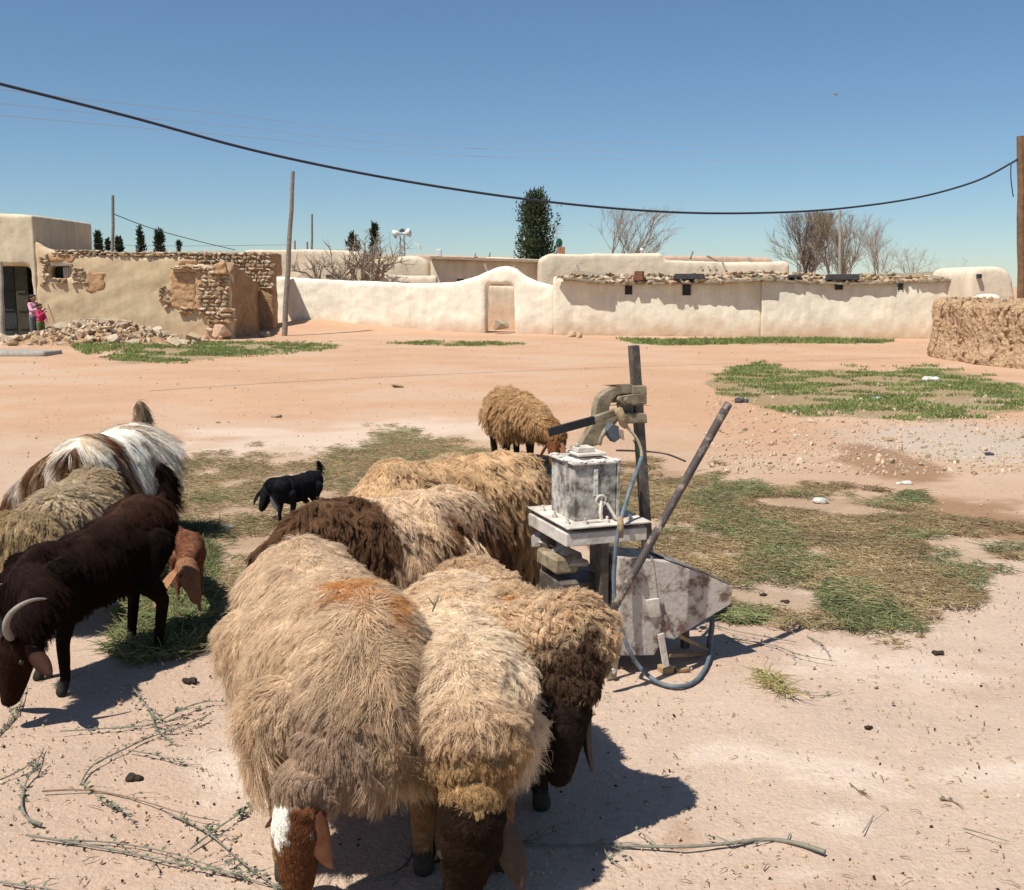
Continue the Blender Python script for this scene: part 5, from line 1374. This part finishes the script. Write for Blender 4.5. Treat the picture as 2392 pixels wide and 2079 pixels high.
# hopper
front = [(1446, 1300), (1452, 1303), (1564, 1313), (1640, 1339), (1712, 1371), (1707, 1412), (1640, 1452), (1575, 1494), (1551, 1489), (1528, 1531), (1452, 1532), (1446, 1500)]
yh = -.02
fp = [ML(x, y, yh) for x, y in front]
mb = MB(); bk = Vector((-.02, .26, .0)); mb.prism(fp, bk); pb(mb, 'hopper', HOPM, bevel=.004, seg=2)
top_ = [fp[2] + Vector((-.03, -.004, .004)), fp[3] + Vector((0, -.004, .004)), fp[4] + Vector((.004, -.004, .003))]
mb = MB(); mb.prism([fp[1] + Vector((0, -.004, .004))] + top_, bk + Vector((0, .006, 0))) if False else None
for a_, b__ in ((fp[2], fp[3]), (fp[3], fp[4])):
    n_ = (b__ - a_).normalized().cross(Vector((0, 1, 0))); n_ = -n_ if n_.z < 0 else n_
    b1 = MB(); b1.prism([a_ + n_ * .004, b__ + n_ * .004, b__ + n_ * .010, a_ + n_ * .010], bk); pb(b1, 'hopper_lid', mat('grey_lid', (.22, .21, .20), rough=.45, var=.3, scale=12), bevel=.001)
plate([(1524, 1300), (1530, 1340), (1538, 1420), (1545, 1470), (1541, 1470), (1534, 1420), (1526, 1340), (1521, 1300)], yh - .004, .005, 'seam_strip', HOPM, 0)
plate([(1510, 1402), (1540, 1398), (1545, 1440), (1520, 1445)], yh - .012, .014, 'patch_plate', PALE)
mb = MB(); q0 = ML(1548, 1410, yh - .02); mb.tube([q0, q0 + Vector((.004, -.0, -.03)), q0 + Vector((.014, 0, -.05))], .007, 6); pb(mb, 'hook', IRON)
mb = MB(); mb.bar(ML(1543, 1480, yh - .025), ML(1562, 1592, yh - .03), .030, .008, up=(0, 1, 0)); pb(mb, 'hopper_leg', PALE, bevel=.002)
for (a_, b__) in (((1585, 1485, .0), (1656, 1520, .10)), ((1562, 1531, .0), (1655, 1528, .10))):
    b1 = MB(); b1.bar(ML(*a_), ML(*b__), .014, .016); pb(b1, 'brace', mat('ochre_wood', (.36, .24, .12), var=.3, scale=20), bevel=.002)
mb = MB(); mb.bar(ML(1664, 1445, .15), ML(1652, 1530, .15), .016, .010, up=(0, 1, 0)); mb.bar(ML(1600, 1450, .2), ML(1600, 1560, .2), .03, .03, up=(0, 1, 0)); pb(mb, 'rear_leg', IRON)
mb = MB(); e_ = ML(1558, 1612, yh - .035); e_.z = 0; mb.box((e_.x - .03, e_.y - .02, 0), (e_.x + .022, e_.y + .04, .03)); mb.box((e_.x + .035, e_.y - .02, 0), (e_.x + .10, e_.y + .02, .018)); pb(mb, 'foot_block', mat('ochre_wood', (.36, .24, .12)), bevel=.004)
# long handle
t_ = P(1701, 944, 4.58); h_ = P(1428, 1432, 4.14); f_ = P(1414, 1560, 4.16)
a_, b__ = L3(t_), L3(h_)
mb = MB(); mb.tube([b__.lerp(a_, k / 12) for k in range(13)], [.0165 + .0025 * (k / 12) for k in range(13)], 12); pb(mb, 'long_handle', PIPEM, smooth=True)
mb = MB(); tdir = (a_ - b__).normalized(); mb.tube([a_ + tdir * .0005, a_ + tdir * .001], .0135, 12); pb(mb, 'handle_bore', BLACK)
mb = MB(); mb.bar(b__ + Vector((0, 0, .02)), L3(f_), .030, .018, up=(0, 1, 0)); pb(mb, 'handle_fork', IRON, bevel=.003)
# lime-crusted stones piled under the table, left
for k, (px, py, ly, s) in enumerate(((1262, 1265, .40, .05), (1285, 1272, .34, .06), (1310, 1284, .26, .06), (1330, 1300, .20, .07), (1300, 1300, .30, .07), (1345, 1318, .14, .06), (1262, 1252, .44, .04))):
    o = stone(ML(px, py, ly), (s * 1.7, s * 1.4, s), None, name='lime_lump', me=STONES[k % 9]); o.parent = pr
    o.data = o.data.copy(); o.data.materials.clear(); o.data.materials.append(PLAST)
mb = MB(); mb.box((.0, .12, hz0 - .15), (.11, .34, hz0 - .08)); pb(mb, 'side_block', BRNZ, bevel=.01)
mb = MB(); mb.box((.02, .1, 0), (.3, .36, hz0 - .18)); pb(mb, 'base_block', IRON, bevel=.01)
# thin rod sticking out behind column
mb = MB(); mb.tube(sm([L3(P(1440, 1052, 4.9)), L3(P(1500, 1054, 5.0)), L3(P(1555, 1060, 5.05)), L3(P(1602, 1078, 5.05))], 14), .005, 6); pb(mb, 'thin_rod', IRON, smooth=True)
# ================================================================== fodder, grass, twigs, litter
STALK = attr_mat('dry_stalk', 'fur_color', rough=.85, trans=.15)
def sample_poly(poly, n, seed, ragged=12):
    r = hsh(seed); out = []; w = [G(max(x, -100), y) for x, y in poly]
    x0, x1, y0, y1 = min(p.x for p in w) - .3, max(p.x for p in w) + .3, min(p.y for p in w) - .3, max(p.y for p in w) + .3
    tot = 0
    while tot < n:
        q = np.stack([r.uniform(x0, x1, 40000), r.uniform(y0, y1, 40000), np.zeros(40000)], 1); u, v = proj(q[:, 0], q[:, 1], 0)
        nz_ = vnoise(q, 3.5, seed + 3, 3); k = inpoly(u + ragged * 2.2 * nz_, v + ragged * vnoise(q, 6, seed + 4, 2), poly); q = q[k]; out.append(q); tot += len(q)
    return np.concatenate(out)[:n]
def stalks(name, pts, L0, L1, lift, rad, cols, seed, label, cat, K=4, pile=0.0, upright=False):
    r = hsh(seed); n = len(pts); a = r.uniform(0, 6.28, n); L = r.uniform(L0, L1, n); el = r.normal(size=n) * lift
    if upright: el = np.abs(r.normal(size=n)) * .5 + lift; 
    d = np.stack([np.cos(a) * np.cos(el), np.sin(a) * np.cos(el), np.abs(np.sin(el))], 1); bend = r.normal(size=(n, 3)) * .35; bend[:, 2] = -np.abs(bend[:, 2]) * .5
    t = np.linspace(0, 1, K)[None, :, None]; base = pts.copy(); base[:, 2] = zground(pts[:, 0], pts[:, 1]) + .006 + pile * r.random(n)
    Hh = base[:, None] + d[:, None] * L[:, None, None] * t + bend[:, None] * L[:, None, None] * t ** 2 * .6
    Hh[..., 2] = np.maximum(Hh[..., 2], base[:, None, 2] * .0 + zground(Hh[..., 0], Hh[..., 1]) + .003)
    c = np.array(cols)[r.integers(0, len(cols), n)] * r.uniform(.65, 1.3, (n, 1)); pn = vnoise(pts, 3.0, seed + 9, 2)
    c = c * (1 + .25 * pn[:, None])
    tt = t[0, :, 0][None]; R = (rad * r.uniform(.6, 1.4, n))[:, None] * (1 - .6 * tt)
    o = curves_obj(name, Hh, R, c, STALK, None); o['kind'] = 'stuff'; o['label'] = label; o['category'] = cat; return o
DRY = [(.38, .27, .14), (.32, .22, .12), (.46, .36, .21), (.24, .16, .09), (.27, .24, .11)]
GRN = [(.15, .19, .07), (.22, .24, .10), (.10, .14, .055), (.32, .32, .16), (.20, .20, .10), (.26, .22, .11)]
def thin_out(q, seed, thr):                 # bare gaps
    k = vnoise(q, 2.2, seed, 3) > thr; return q[k]
q = thin_out(sample_poly(HAY_L, 42000, 401, 24), 451, -.45); stalks('hay', q, .02, .09, .14, .0020, DRY + DRY[:2] + GRN[:2], 402, 'trampled dry fodder strewn between the animals', 'fodder', pile=.03)
q = thin_out(sample_poly(HAY_L, 15000, 403, 24), 452, .15); stalks('fodder', q, .02, .09, .2, .0022, GRN, 404, 'patches of fresh green cuttings in the fodder beside the goats', 'fodder', pile=.035)
q = thin_out(sample_poly([(330, 1240), (480, 1230), (500, 1330), (500, 1500), (330, 1560), (250, 1540)], 12000, 405), 453, -.25); stalks('fodder', q, .03, .12, .35, .0024, GRN, 406, 'green cuttings heaped beside the reddish kid', 'fodder', pile=.04)
q = thin_out(sample_poly(HAY_R, 60000, 411, 34), 454, -.22); stalks('hay', q, .02, .09, .12, .0022, DRY, 412, 'brown dry fodder spread right of the press', 'fodder', pile=.03)
q = thin_out(sample_poly(HAY_R, 30000, 413, 34), 455, .18); stalks('fodder', q, .025, .10, .18, .0022, GRN, 414, 'green cuttings scattered over the dry fodder right of the press', 'fodder', pile=.04)
for i, (pl_, n, lb) in enumerate((([(1900, 1370), (2010, 1360), (2060, 1400), (2130, 1440), (2150, 1478), (2000, 1478), (1930, 1440)], 2200, 'loose green tuft at the near edge of the fodder'), ([(2105, 1150), (2150, 1150), (2160, 1180), (2110, 1180)], 700, 'small green weed beside the brown dung patch'),
                              ([(1770, 1570), (1800, 1575), (1840, 1612), (1868, 1642), (1825, 1628), (1790, 1605)], 150, 'wisp of yellowed straw on the pale ground right of the press'), ([(1700, 1425), (1790, 1430), (1780, 1455), (1690, 1455)], 900, 'thin green wisp just beyond the hopper'))):
    q = sample_poly(pl_, n, 420 + i, 5); stalks('grass_tuft', q, .03, .11, .12, .0022, GRN if i != 2 else [(.46, .36, .16), (.38, .36, .14)], 430 + i, lb, 'grass', pile=.03)
GG = [(.17, .24, .065), (.22, .28, .08), (.13, .18, .05), (.28, .29, .12)]
q = thin_out(sample_poly(GR_R, 30000, 441, 14), 456, .0); stalks('grass', q, .02, .065, .6, .006, GG, 442, 'short green grass growing before the mud heap', 'grass', K=3, upright=True)
q = thin_out(sample_poly(GR_L, 13000, 443, 8), 457, -.2); stalks('grass', q, .03, .08, .6, .009, GG, 444, 'green grass strip at the foot of the rubble', 'grass', K=3, upright=True)
q = sample_poly(GR_W, 7000, 445, 2); stalks('grass', q, .04, .12, .75, .010, GG, 446, 'thin green strip along the shed wall', 'grass', K=3, upright=True)
q = thin_out(sample_poly(GR_D, 1800, 447, 2), 458, -.2); stalks('grass', q, .03, .09, .75, .010, GG, 448, 'faint green streak before the doorway', 'grass', K=3, upright=True)
q = sample_poly([(230, 800), (330, 770), (330, 810), (200, 830), (130, 790), (20, 795)], 3000, 449, 4); stalks('grass', q, .05, .14, .75, .009, GG, 450, 'green tufts growing through the rubble', 'grass', K=3, upright=True)

# pebbles and crumbs
r8 = hsh(77); VV = []; FF = []; mi = []; o_ = 0
def peb(x, y, s, k):
    global o_
    V_, F_ = HULLS[r8.integers(9)]
    Mx = Matrix.Translation((x, y, float(zground(x, y)) + s * .2)) @ Euler(r8.uniform(0, 6, 3)).to_matrix().to_4x4() @ Matrix.Diagonal((s * 1.2, s, s * .7, 1))
    VV.extend(tuple(Mx @ v) for v in V_); FF.extend([a + o_ for a in f] for f in F_); o_ += len(V_); mi.extend([k] * len(F_))
for i in range(5200):
    d = r8.random(); py = 800 + (2100 - 800) * d ** 1.2; px = r8.uniform(-50, 2440); w = G(px, py)
    peb(w.x, w.y, (r8.uniform(.002, .0055) + .0008 * w.y) * (1 if r8.random() < .93 else 1.9), int(r8.integers(5)))
for i in range(2600):
    px, py = r8.uniform(1650, 2440), r8.uniform(900, 1110); w = G(px, py); peb(w.x, w.y, r8.uniform(.008, .032) if r8.random() < .93 else r8.uniform(.03, .07), int(r8.choice([0, 1, 3, 3, 4])))
me = mesh_np('pebbles', VV, FF)
for m in STONEM: me.materials.append(m)
me.polygons.foreach_set('material_index', np.array(mi, dtype=np.int32)); link('pebbles', me, kind='stuff', label='small pebbles scattered over the dry ground', cat='pebbles')
VV = []; FF = []; mi = []; o_ = 0
for i in range(190):
    px, py = r8.uniform(0, 2392), r8.uniform(1150, 2079); w = G(px, py); peb(w.x, w.y, r8.uniform(.006, .011), 0)
DUNG = mat('dry_dung', (.045, .03, .022), rough=.95, var=.4, scale=30, bump=1, bscale=60, bdist=.01)
link('droppings', mesh_np('droppings', VV, FF, DUNG), kind='stuff', label='small dark sheep droppings dotted over the ground', cat='droppings')
def lump(px, py, w, label, m=DUNG, name='dung', cat='dung', flat=.5, seed=0):
    c = G(px, py); s = w * c.y / F / 2; rr_ = random.Random(seed + px); mb = MB()
    for k in range(9): mb.ball(c + Vector((rr_.uniform(-.7, .7) * s, rr_.uniform(-.5, .5) * s, s * flat * rr_.uniform(.2, .7))), s * rr_.uniform(.3, .5), 2, (1.1, 1, .75))
    me = eval_mods(mb.mesh(name), [('REMESH', dict(mode='VOXEL', voxel_size=max(.004, s * .12)))])
    p = vco(me).astype(float); p += vno(me) * (s * .09 * vnoise(p, 3.0 / s, 5))[:, None]; me.vertices.foreach_set('co', p.astype(np.float32).ravel()); me.update(); me.materials.clear(); me.materials.append(m)
    link(name, me, label=label, cat=cat)
lump(312, 1822, 46, 'flat dark lump of dung on the bare ground, lower left')
lump(445, 1593, 36, 'dark dung pat against the front sheep, near the goat shadow')
lump(441, 1414, 26, 'round dark dung ball in the green cuttings by the reddish kid')
lump(2028, 1701, 24, 'dark crumb of dung alone on the pale ground at right')
lump(1836, 1408, 26, 'dark lump at the edge of the fodder right of the hopper'); lump(1782, 1392, 20, 'smaller dark lump beside it behind the hopper')
lump(2192, 1528, 28, 'thin grey-brown dung crumb far right'); lump(1832, 1064, 10, 'black speck of dung on the red ground')
lump(1735, 940, 36, 'old dark rubber shoe sole lying near the grass', RUBBER, 'shoe', 'shoe', .4); lump(2309, 1063, 24, 'black lump on the gravel at the right', RUBBER, 'lump', 'lump')
LIT = mat('white_plastic', (.55, .53, .48), rough=.5, var=.15); 
lump(1918, 1176, 38, 'crumpled white plastic bag lying on the fodder', LIT, 'plastic_bag', 'bag', .9); lump(2108, 1130, 40, 'flat white scrap on the brown dung patch', LIT, 'paper_scrap', 'scrap', .2)
lump(2175, 890, 46, 'white rag lying in the green grass', LIT, 'rag', 'rag', .18); lump(2048, 932, 20, 'small pale blue plastic scrap in the grass', mat('pale_blue_plastic', (.5, .65, .75), var=.1), 'plastic_scrap', 'scrap', .3)
lump(2215, 1254, 16, 'tiny white scrap on the fodder at the right', LIT, 'paper_scrap', 'scrap', .4)
lump(525, 1236, 42, 'torn light blue plastic strip in the fodder', mat('blue_plastic', (.25, .50, .68), rough=.4, var=.2), 'plastic_strip', 'scrap', .12); lump(2318, 1330, 16, 'tiny red scrap at the far right of the fodder', mat('red_plastic', (.45, .08, .06), var=.2), 'red_scrap', 'scrap', .3)
for (px, py, w, lb) in ((2075, 1030, 28, 'pale angular stone on the grey gravel'), (2010, 1290, 0, ''), (2070, 1275, 30, 'flat tan stone in the fodder at right'), (2150, 1382, 30, 'brown stone at the fodder edge far right'), (2148, 1487, 24, 'pale flat stone just below the fodder'),
                       (645, 975, 24, 'pale chip on the red ground left of centre'), (510, 988, 12, 'small brown stone on the red ground above the black kid'), (1370, 905, 0, ''), (928, 905, 28, 'flat pale flake on the red ground in the centre')):
    if w: c = G(px, py); s_ = w * c.y / F; stone(c + Vector((0, 0, s_ * .1)), (s_, s_ * .8, s_ * .45), None, name='rock', label=lb, cat='stone')

# twigs
TWIG = mat('grey_green_twig', (.23, .215, .17), rough=.8, var=.3, scale=30); TWIGB = mat('brown_twig', (.24, .16, .10), rough=.8, var=.3, scale=30)
TLEAF = mat('sage_leaf', (.14, .16, .10), rough=.8, var=.3, scale=30)
def twig(px, r, label, leafy=1.0, m=TWIG, seed=0, lift=.012, side=1.0, name='twig', group=None):
    rr_ = random.Random(seed + 17); pts = sm([G(x, y, z=lift * (1 + .6 * math.sin(i * 1.7 + seed))) for i, (x, y) in enumerate(px)], max(12, 5 * len(px))); n = len(pts)
    mb = MB(); mb.tube(pts, [r * (1 - .65 * i / n) for i in range(n)], 6); root = mb.build(name, m, None, smooth=True, label=label, cat='twig', group=group)
    lv = MB(); sd = MB(); L = sum((pts[i + 1] - pts[i]).length for i in range(n - 1)); k = int(L / .028 * leafy)
    def leaf(c, d, s):
        t = Vector((rr_.gauss(0, .5), rr_.gauss(0, .5), 1)).cross(d).normalized() * s * .3
        lv.add([c, c + d * s * .5 + t, c + d * s, c + d * s * .5 - t + Vector((0, 0, .002))], [(0, 1, 2, 3)])
    for _ in range(k):
        i = rr_.uniform(.08, .99) * (n - 1); c = pts[int(i)].lerp(pts[min(int(i) + 1, n - 1)], i % 1); d = Vector((rr_.gauss(0, 1), rr_.gauss(0, 1), rr_.uniform(0, .7))).normalized(); leaf(c, d, rr_.uniform(.012, .026))
    for _ in range(int(L / .14 * side)):
        i = rr_.uniform(.1, .9) * (n - 1); c = pts[int(i)]; t = (pts[min(int(i) + 1, n - 1)] - c).normalized(); d = (t + Vector((rr_.gauss(0, .7), rr_.gauss(0, .7), rr_.uniform(0, .25)))).normalized(); l_ = rr_.uniform(.04, .14)
        e = c + d * l_; e.z = max(.008, e.z * .6); sd.tube([c, c.lerp(e, .5) + Vector((0, 0, .008)), e], [r * .45, r * .3, r * .18], 4)
        for __ in range(int(7 * leafy)): leaf(c.lerp(e, rr_.random()), Vector((rr_.gauss(0, 1), rr_.gauss(0, 1), rr_.uniform(0, .7))).normalized(), rr_.uniform(.010, .022))
    if sd.V: sd.build('side_shoots', m, root, kind='stuff')
    if lv.V: lv.build('leaves', TLEAF, root, fix=False, kind='stuff')
for k, (pp, r, lf, lb, mm_) in enumerate((
    ([(98, 1926), (68, 1914), (51, 1884), (56, 1846), (64, 1819), (81, 1795), (102, 1748)], .0055, 1.0, 'hooked grey branch with side shoots at the lower left', TWIG),
    ([(98, 1848), (190, 1845), (272, 1856), (353, 1877), (441, 1904), (515, 1918)], .0032, .15, 'long smooth brown stem below the dark dung lump', TWIGB),
    ([(60, 1950), (163, 1967), (288, 1989), (400, 2014), (502, 2033), (645, 2072)], .0040, .8, 'long leafy branch running to the front sheep, lower left', TWIG),
    ([(140, 1962), (260, 1968), (390, 1990), (500, 2025), (600, 2060)], .0028, .7, 'pale thin branch lying over the long leafy one', TWIG),
    ([(397, 1900), (489, 1948), (577, 2023), (662, 2077)], .0035, .8, 'leafy branch slanting down to the sheep hoof', TWIG),
    ([(445, 1982), (509, 1934), (560, 1900), (592, 1876)], .0034, 2.2, 'short bushy sprig left of the blazed sheep front leg', TWIG),
    ([(190, 1826), (217, 1788), (288, 1751), (356, 1720), (424, 1697), (495, 1666)], .0038, 1.2, 'forked thorny branch rising to the right above the dung lump', TWIG),
    ([(302, 1598), (326, 1626), (353, 1670), (367, 1704), (407, 1734)], .0042, 1.2, 'short crooked branch at the edge of the goat shadow', TWIG),
    ([(140, 1708), (271, 1700), (356, 1693), (420, 1680)], .0028, 1.2, 'thin leafy sprig below the dark goat hooves', TWIG),
    ([(190, 1826), (217, 1850), (248, 1877), (305, 1892)], .0028, 1.6, 'small leafy shoot below the forked branch', TWIG),
    ([(-20, 1727), (34, 1680), (48, 1646), (60, 1600)], .0034, 1.2, 'sprig under the dark goat muzzle', TWIG),
    ([(-20, 1830), (50, 1798), (100, 1760)], .0030, 1.0, 'leafy sprig crossing the hooked branch', TWIG),
    ([(380, 1680), (440, 1650), (490, 1638), (530, 1640)], .0030, 2.0, 'bushy shoot beside the front sheep at left', TWIG),
    ([(300, 1752), (370, 1765), (420, 1785), (470, 1785)], .0028, .9, 'curved grey twig above the dung lump', TWIG),
    ([(1150, 1972), (1300, 1974), (1472, 1976), (1592, 1978), (1713, 1969), (1785, 1961), (1857, 1969), (1927, 1990)][::-1], .0075, .25, 'long stripped branch with bud stubs lying at the lower right', TWIG),
    ([(1195, 1983), (1250, 1960), (1318, 1932)], .0028, .8, 'pale green shoot pointing up from the long branch', TWIG),
    ([(1700, 1490), (1804, 1507), (1870, 1530), (1953, 1545)], .0034, .5, 'green stem lying right of the press shadow', TWIG),
    ([(1885, 1486), (1920, 1505), (1939, 1531)], .0030, .4, 'short green stem tip touching the handle shadow', TWIG),
    ([(790, 2095), (820, 2070), (917, 2039), (950, 2015), (965, 1981)], .0040, .6, 'bent grey branch between the sheep legs at the bottom', TWIG),
    ([(2251, 1935), (2300, 1948), (2357, 1966)], .0026, .1, 'straight green stalk at the lower right', TWIG),
    ([(2015, 1945), (2028, 1925), (2040, 1903)], .0020, .1, 'tiny upright-lying stalk on the pale ground right', TWIG),
    ([(1880, 1612), (1900, 1625), (1940, 1622), (1965, 1610)], .0024, .4, 'small curved twig on the pale ground right of the straw wisp', TWIG),
    ([(2195, 1865), (2225, 1872), (2250, 1885)], .0035, .7, 'short dark twig at the right', TWIGB),
    ([(1985, 1830), (2010, 1850), (2035, 1862)], .0030, 1.4, 'small brown sprig on the white dusty patch', TWIGB),
    ([(0, 2060), (120, 2078), (220, 2100)], .0035, .3, 'branch cut off by the bottom left corner', TWIG),
    ([(1860, 1500), (1700, 1470), (1640, 1450)], .0024, .3, 'thin twig at the edge of the press shadow', TWIG),
    ([(1405, 1960), (1420, 2000), (1460, 2030)], .0026, .8, 'small leafy twig under the long stripped branch', TWIG),
    ([(640, 2100), (660, 2040), (700, 2010)], .003, 1.2, 'leafy twig under the muzzle of the blazed sheep', TWIG))):
    twig(pp, r, lb, lf, mm_, seed=k)
# tiny twigs: one mass
mb = MB(); rr_ = random.Random(3)
for i in range(420):
    px, py = rr_.uniform(0, 2392), rr_.uniform(1420, 2090)
    if 0 < px < 480 and rr_.random() < .5 or rr_.random() < .45:
        c = G(px, py); a = rr_.uniform(0, 6.3); l_ = rr_.uniform(.01, .05); d = Vector((math.cos(a), math.sin(a), 0)) * l_
        mb.tube([c + Vector((0, 0, .006)), c + d * .5 + Vector((0, 0, .012)), c + d + Vector((rr_.gauss(0, .006), rr_.gauss(0, .006), .005))], [.0018, .0015, .0008], 4)
mb.build('twig_litter', TWIGB, None, kind='stuff', label='broken twig crumbs scattered on the foreground', cat='litter', fix=False)

# ================================================================== the two children
def child(E, H, spec):
    x, y, rz = E; s = H / 1.30
    root = thing('person', spec['label'], 'person', (x, y, spec.get('z', 0)), rz); root.scale = (s, s, s)
    B = Balls(); Lg = 3
    for q in (-1, 1):
        B.chain([(0, q * .075, .66), (.01, q * .08, .36), (-.01, q * .08, .07)], [.075, .052, .036], 3); B.chain([(-.02, q * .08, .035), (.10, q * .085, .03)], [.035, .028], 5)
    B.b((0, 0, .70), (.085, .115, .09), 0); B.b((0, 0, .82), (.08, .105, .10), 0); B.b((0, 0, .96), (.085, .125, .10), 0); B.chain([(0, -.10, 1.02), (0, .10, 1.02)], [.055, .055], 0)
    B.chain([(0, 0, 1.03), (.01, 0, 1.10)], [.042, .04], 2)
    B.b((.012, 0, 1.18), (.085, .072, .10), 2); B.b((.06, 0, 1.145), (.04, .045, .05), 2); B.b((.10, 0, 1.17), .014, 2)
    for q in (-1, 1): B.b((.0, q * .074, 1.175), (.018, .012, .024), 2)
    for q, hand, elb in spec['arms']:
        B.chain([(0, q * .125, 1.00), elb, hand], [.042, .034, .024], 4); h = np.array(hand); d = h - np.array(elb); d /= np.linalg.norm(d); B.b(h + d * .02, (.026, .022, .026), 2)
        for f in range(4): B.chain([h + d * .03 + np.array((0, (f - 1.5) * .013, 0)), h + d * .075 + np.array((.01, (f - 1.5) * .013, -.015))], [.0085, .007], 2)
        B.chain([h + d * .01, h + d * .04 + np.array((.02, -q * .03, 0))], [.010, .008], 2)
    me = B.mesh(.011, 2); V_ = vco(me).astype(float); lab = B.labels(V_)
    c = np.tile(np.array((.26, .14, .08)), (len(V_), 1)); c[lab == 5] = (.05, .04, .04)
    me.polygons.foreach_set('use_smooth', np.ones(len(me.polygons), dtype=bool))
    ca = me.color_attributes.new('tint', 'FLOAT_COLOR', 'POINT'); c4 = np.ones((len(V_), 4), dtype=np.float32); c4[:, :3] = c; ca.data.foreach_set('color', c4.ravel()); me.materials.clear(); me.materials.append(SKINM)
    link('body', me, root)
    C = Balls()                                 # shirt
    C.b((0, 0, .74), (.11, .135, .11), 0); C.b((0, 0, .86), (.10, .125, .11), 0); C.b((0, 0, .97), (.098, .138, .09), 0); C.chain([(0, -.11, 1.01), (0, .11, 1.01)], [.062, .062], 0)
    for q, hand, elb in spec['arms']: C.chain([(0, q * .125, 1.00), elb, tuple(np.array(elb) * .25 + np.array(hand) * .75)], [.054, .046, .038], 0)
    me = C.mesh(.014, 2); p = vco(me).astype(float); p += vno(me) * (.006 * vnoise(p, 22, 3))[:, None]; me.vertices.foreach_set('co', p.astype(np.float32).ravel()); me.update()
    me.polygons.foreach_set('use_smooth', np.ones(len(me.polygons), dtype=bool)); me.materials.clear(); me.materials.append(spec['shirt']); link('shirt', me, root)
    C = Balls(); C.b((0, 0, .68), (.10, .125, .08), 0)
    for q in (-1, 1): C.chain([(0, q * .072, .64), (.01, q * .08, .36), (-.01, q * .08, .10)], [.088, .066, .055], 0)
    me = C.mesh(.014, 2); me.polygons.foreach_set('use_smooth', np.ones(len(me.polygons), dtype=bool)); me.materials.clear(); me.materials.append(spec['trousers']); link('trousers', me, root)
    C = Balls(); C.b((-.015, 0, 1.215), (.095, .088, .085), 0); C.b((-.05, 0, 1.17), (.06, .075, .08), 0)
    for k in range(14): a = k * 2.4; C.b((-.02 + .07 * math.cos(a), .07 * math.sin(a), 1.24 + .02 * math.sin(k * 5)), .028, 0)
    me = C.mesh(.010, 1); me.materials.clear(); me.materials.append(mat('dark_hair', (.018, .013, .010), rough=.7, var=.3, scale=40)); me.polygons.foreach_set('use_smooth', np.ones(len(me.polygons), dtype=bool)); link('hair', me, root)
    for q in (-1, 1): e = MB(); e.ball((.082, q * .028, 1.19), .0085, 1); e.build('eye', EYEM, root)
    return root
PK1 = mat('pale_pink_cloth', (.62, .33, .42), rough=.9, var=.2, scale=12); PK2 = mat('bright_pink_cloth', (.55, .045, .13), rough=.9, var=.2, scale=12)
JEANS = mat('blue_jeans', (.10, .13, .15), rough=.9, var=.3, scale=12); OLV = mat('olive_cloth', (.13, .15, .06), rough=.9, var=.2, scale=12)
gy1 = 31.8; p1 = P(83, 792, gy1)
child((p1.x, gy1, -.5), 1.38, dict(label='older child in pale pink top and jeans standing by the gateway', shirt=PK1, trousers=JEANS, arms=[(1, (.34, .10, .90), (.12, .17, .84)), (-1, (.36, -.06, .92), (.12, -.17, .84))]))
gy2 = 31.2; p2 = P(97, 792, gy2)
child((p2.x, gy2, -.4), 1.12, dict(label='small child in bright pink top holding a stick beside the rubble', z=.0, shirt=PK2, trousers=OLV, arms=[(1, (.20, .08, .72), (.06, .17, .82)), (-1, (.34, -.10, 1.02), (.12, -.17, .86))]))
st = MB(); st.tube([P(112, 712, 31.4), P(121, 735, 31.3), P(129, 757, 31.2)], [.016, .014, .010], 6); st.build('stick', WOODB, None, label='thin crooked stick held by the smaller child', cat='stick')
# small sprig caught in the fleece of the middle sheep
cpt = P(1010, 1428, 2.93); mb = MB(); mb.tube([cpt, cpt + Vector((.012, -.01, .03)), cpt + Vector((.02, -.01, .05))], .0025, 5); mb.tube([cpt + Vector((.006, 0, .015)), cpt + Vector((-.01, 0, .04))], .0018, 4)
mb.build('sprig', TWIG, None, label='small grey sprig caught in the pale sheep fleece', cat='twig')
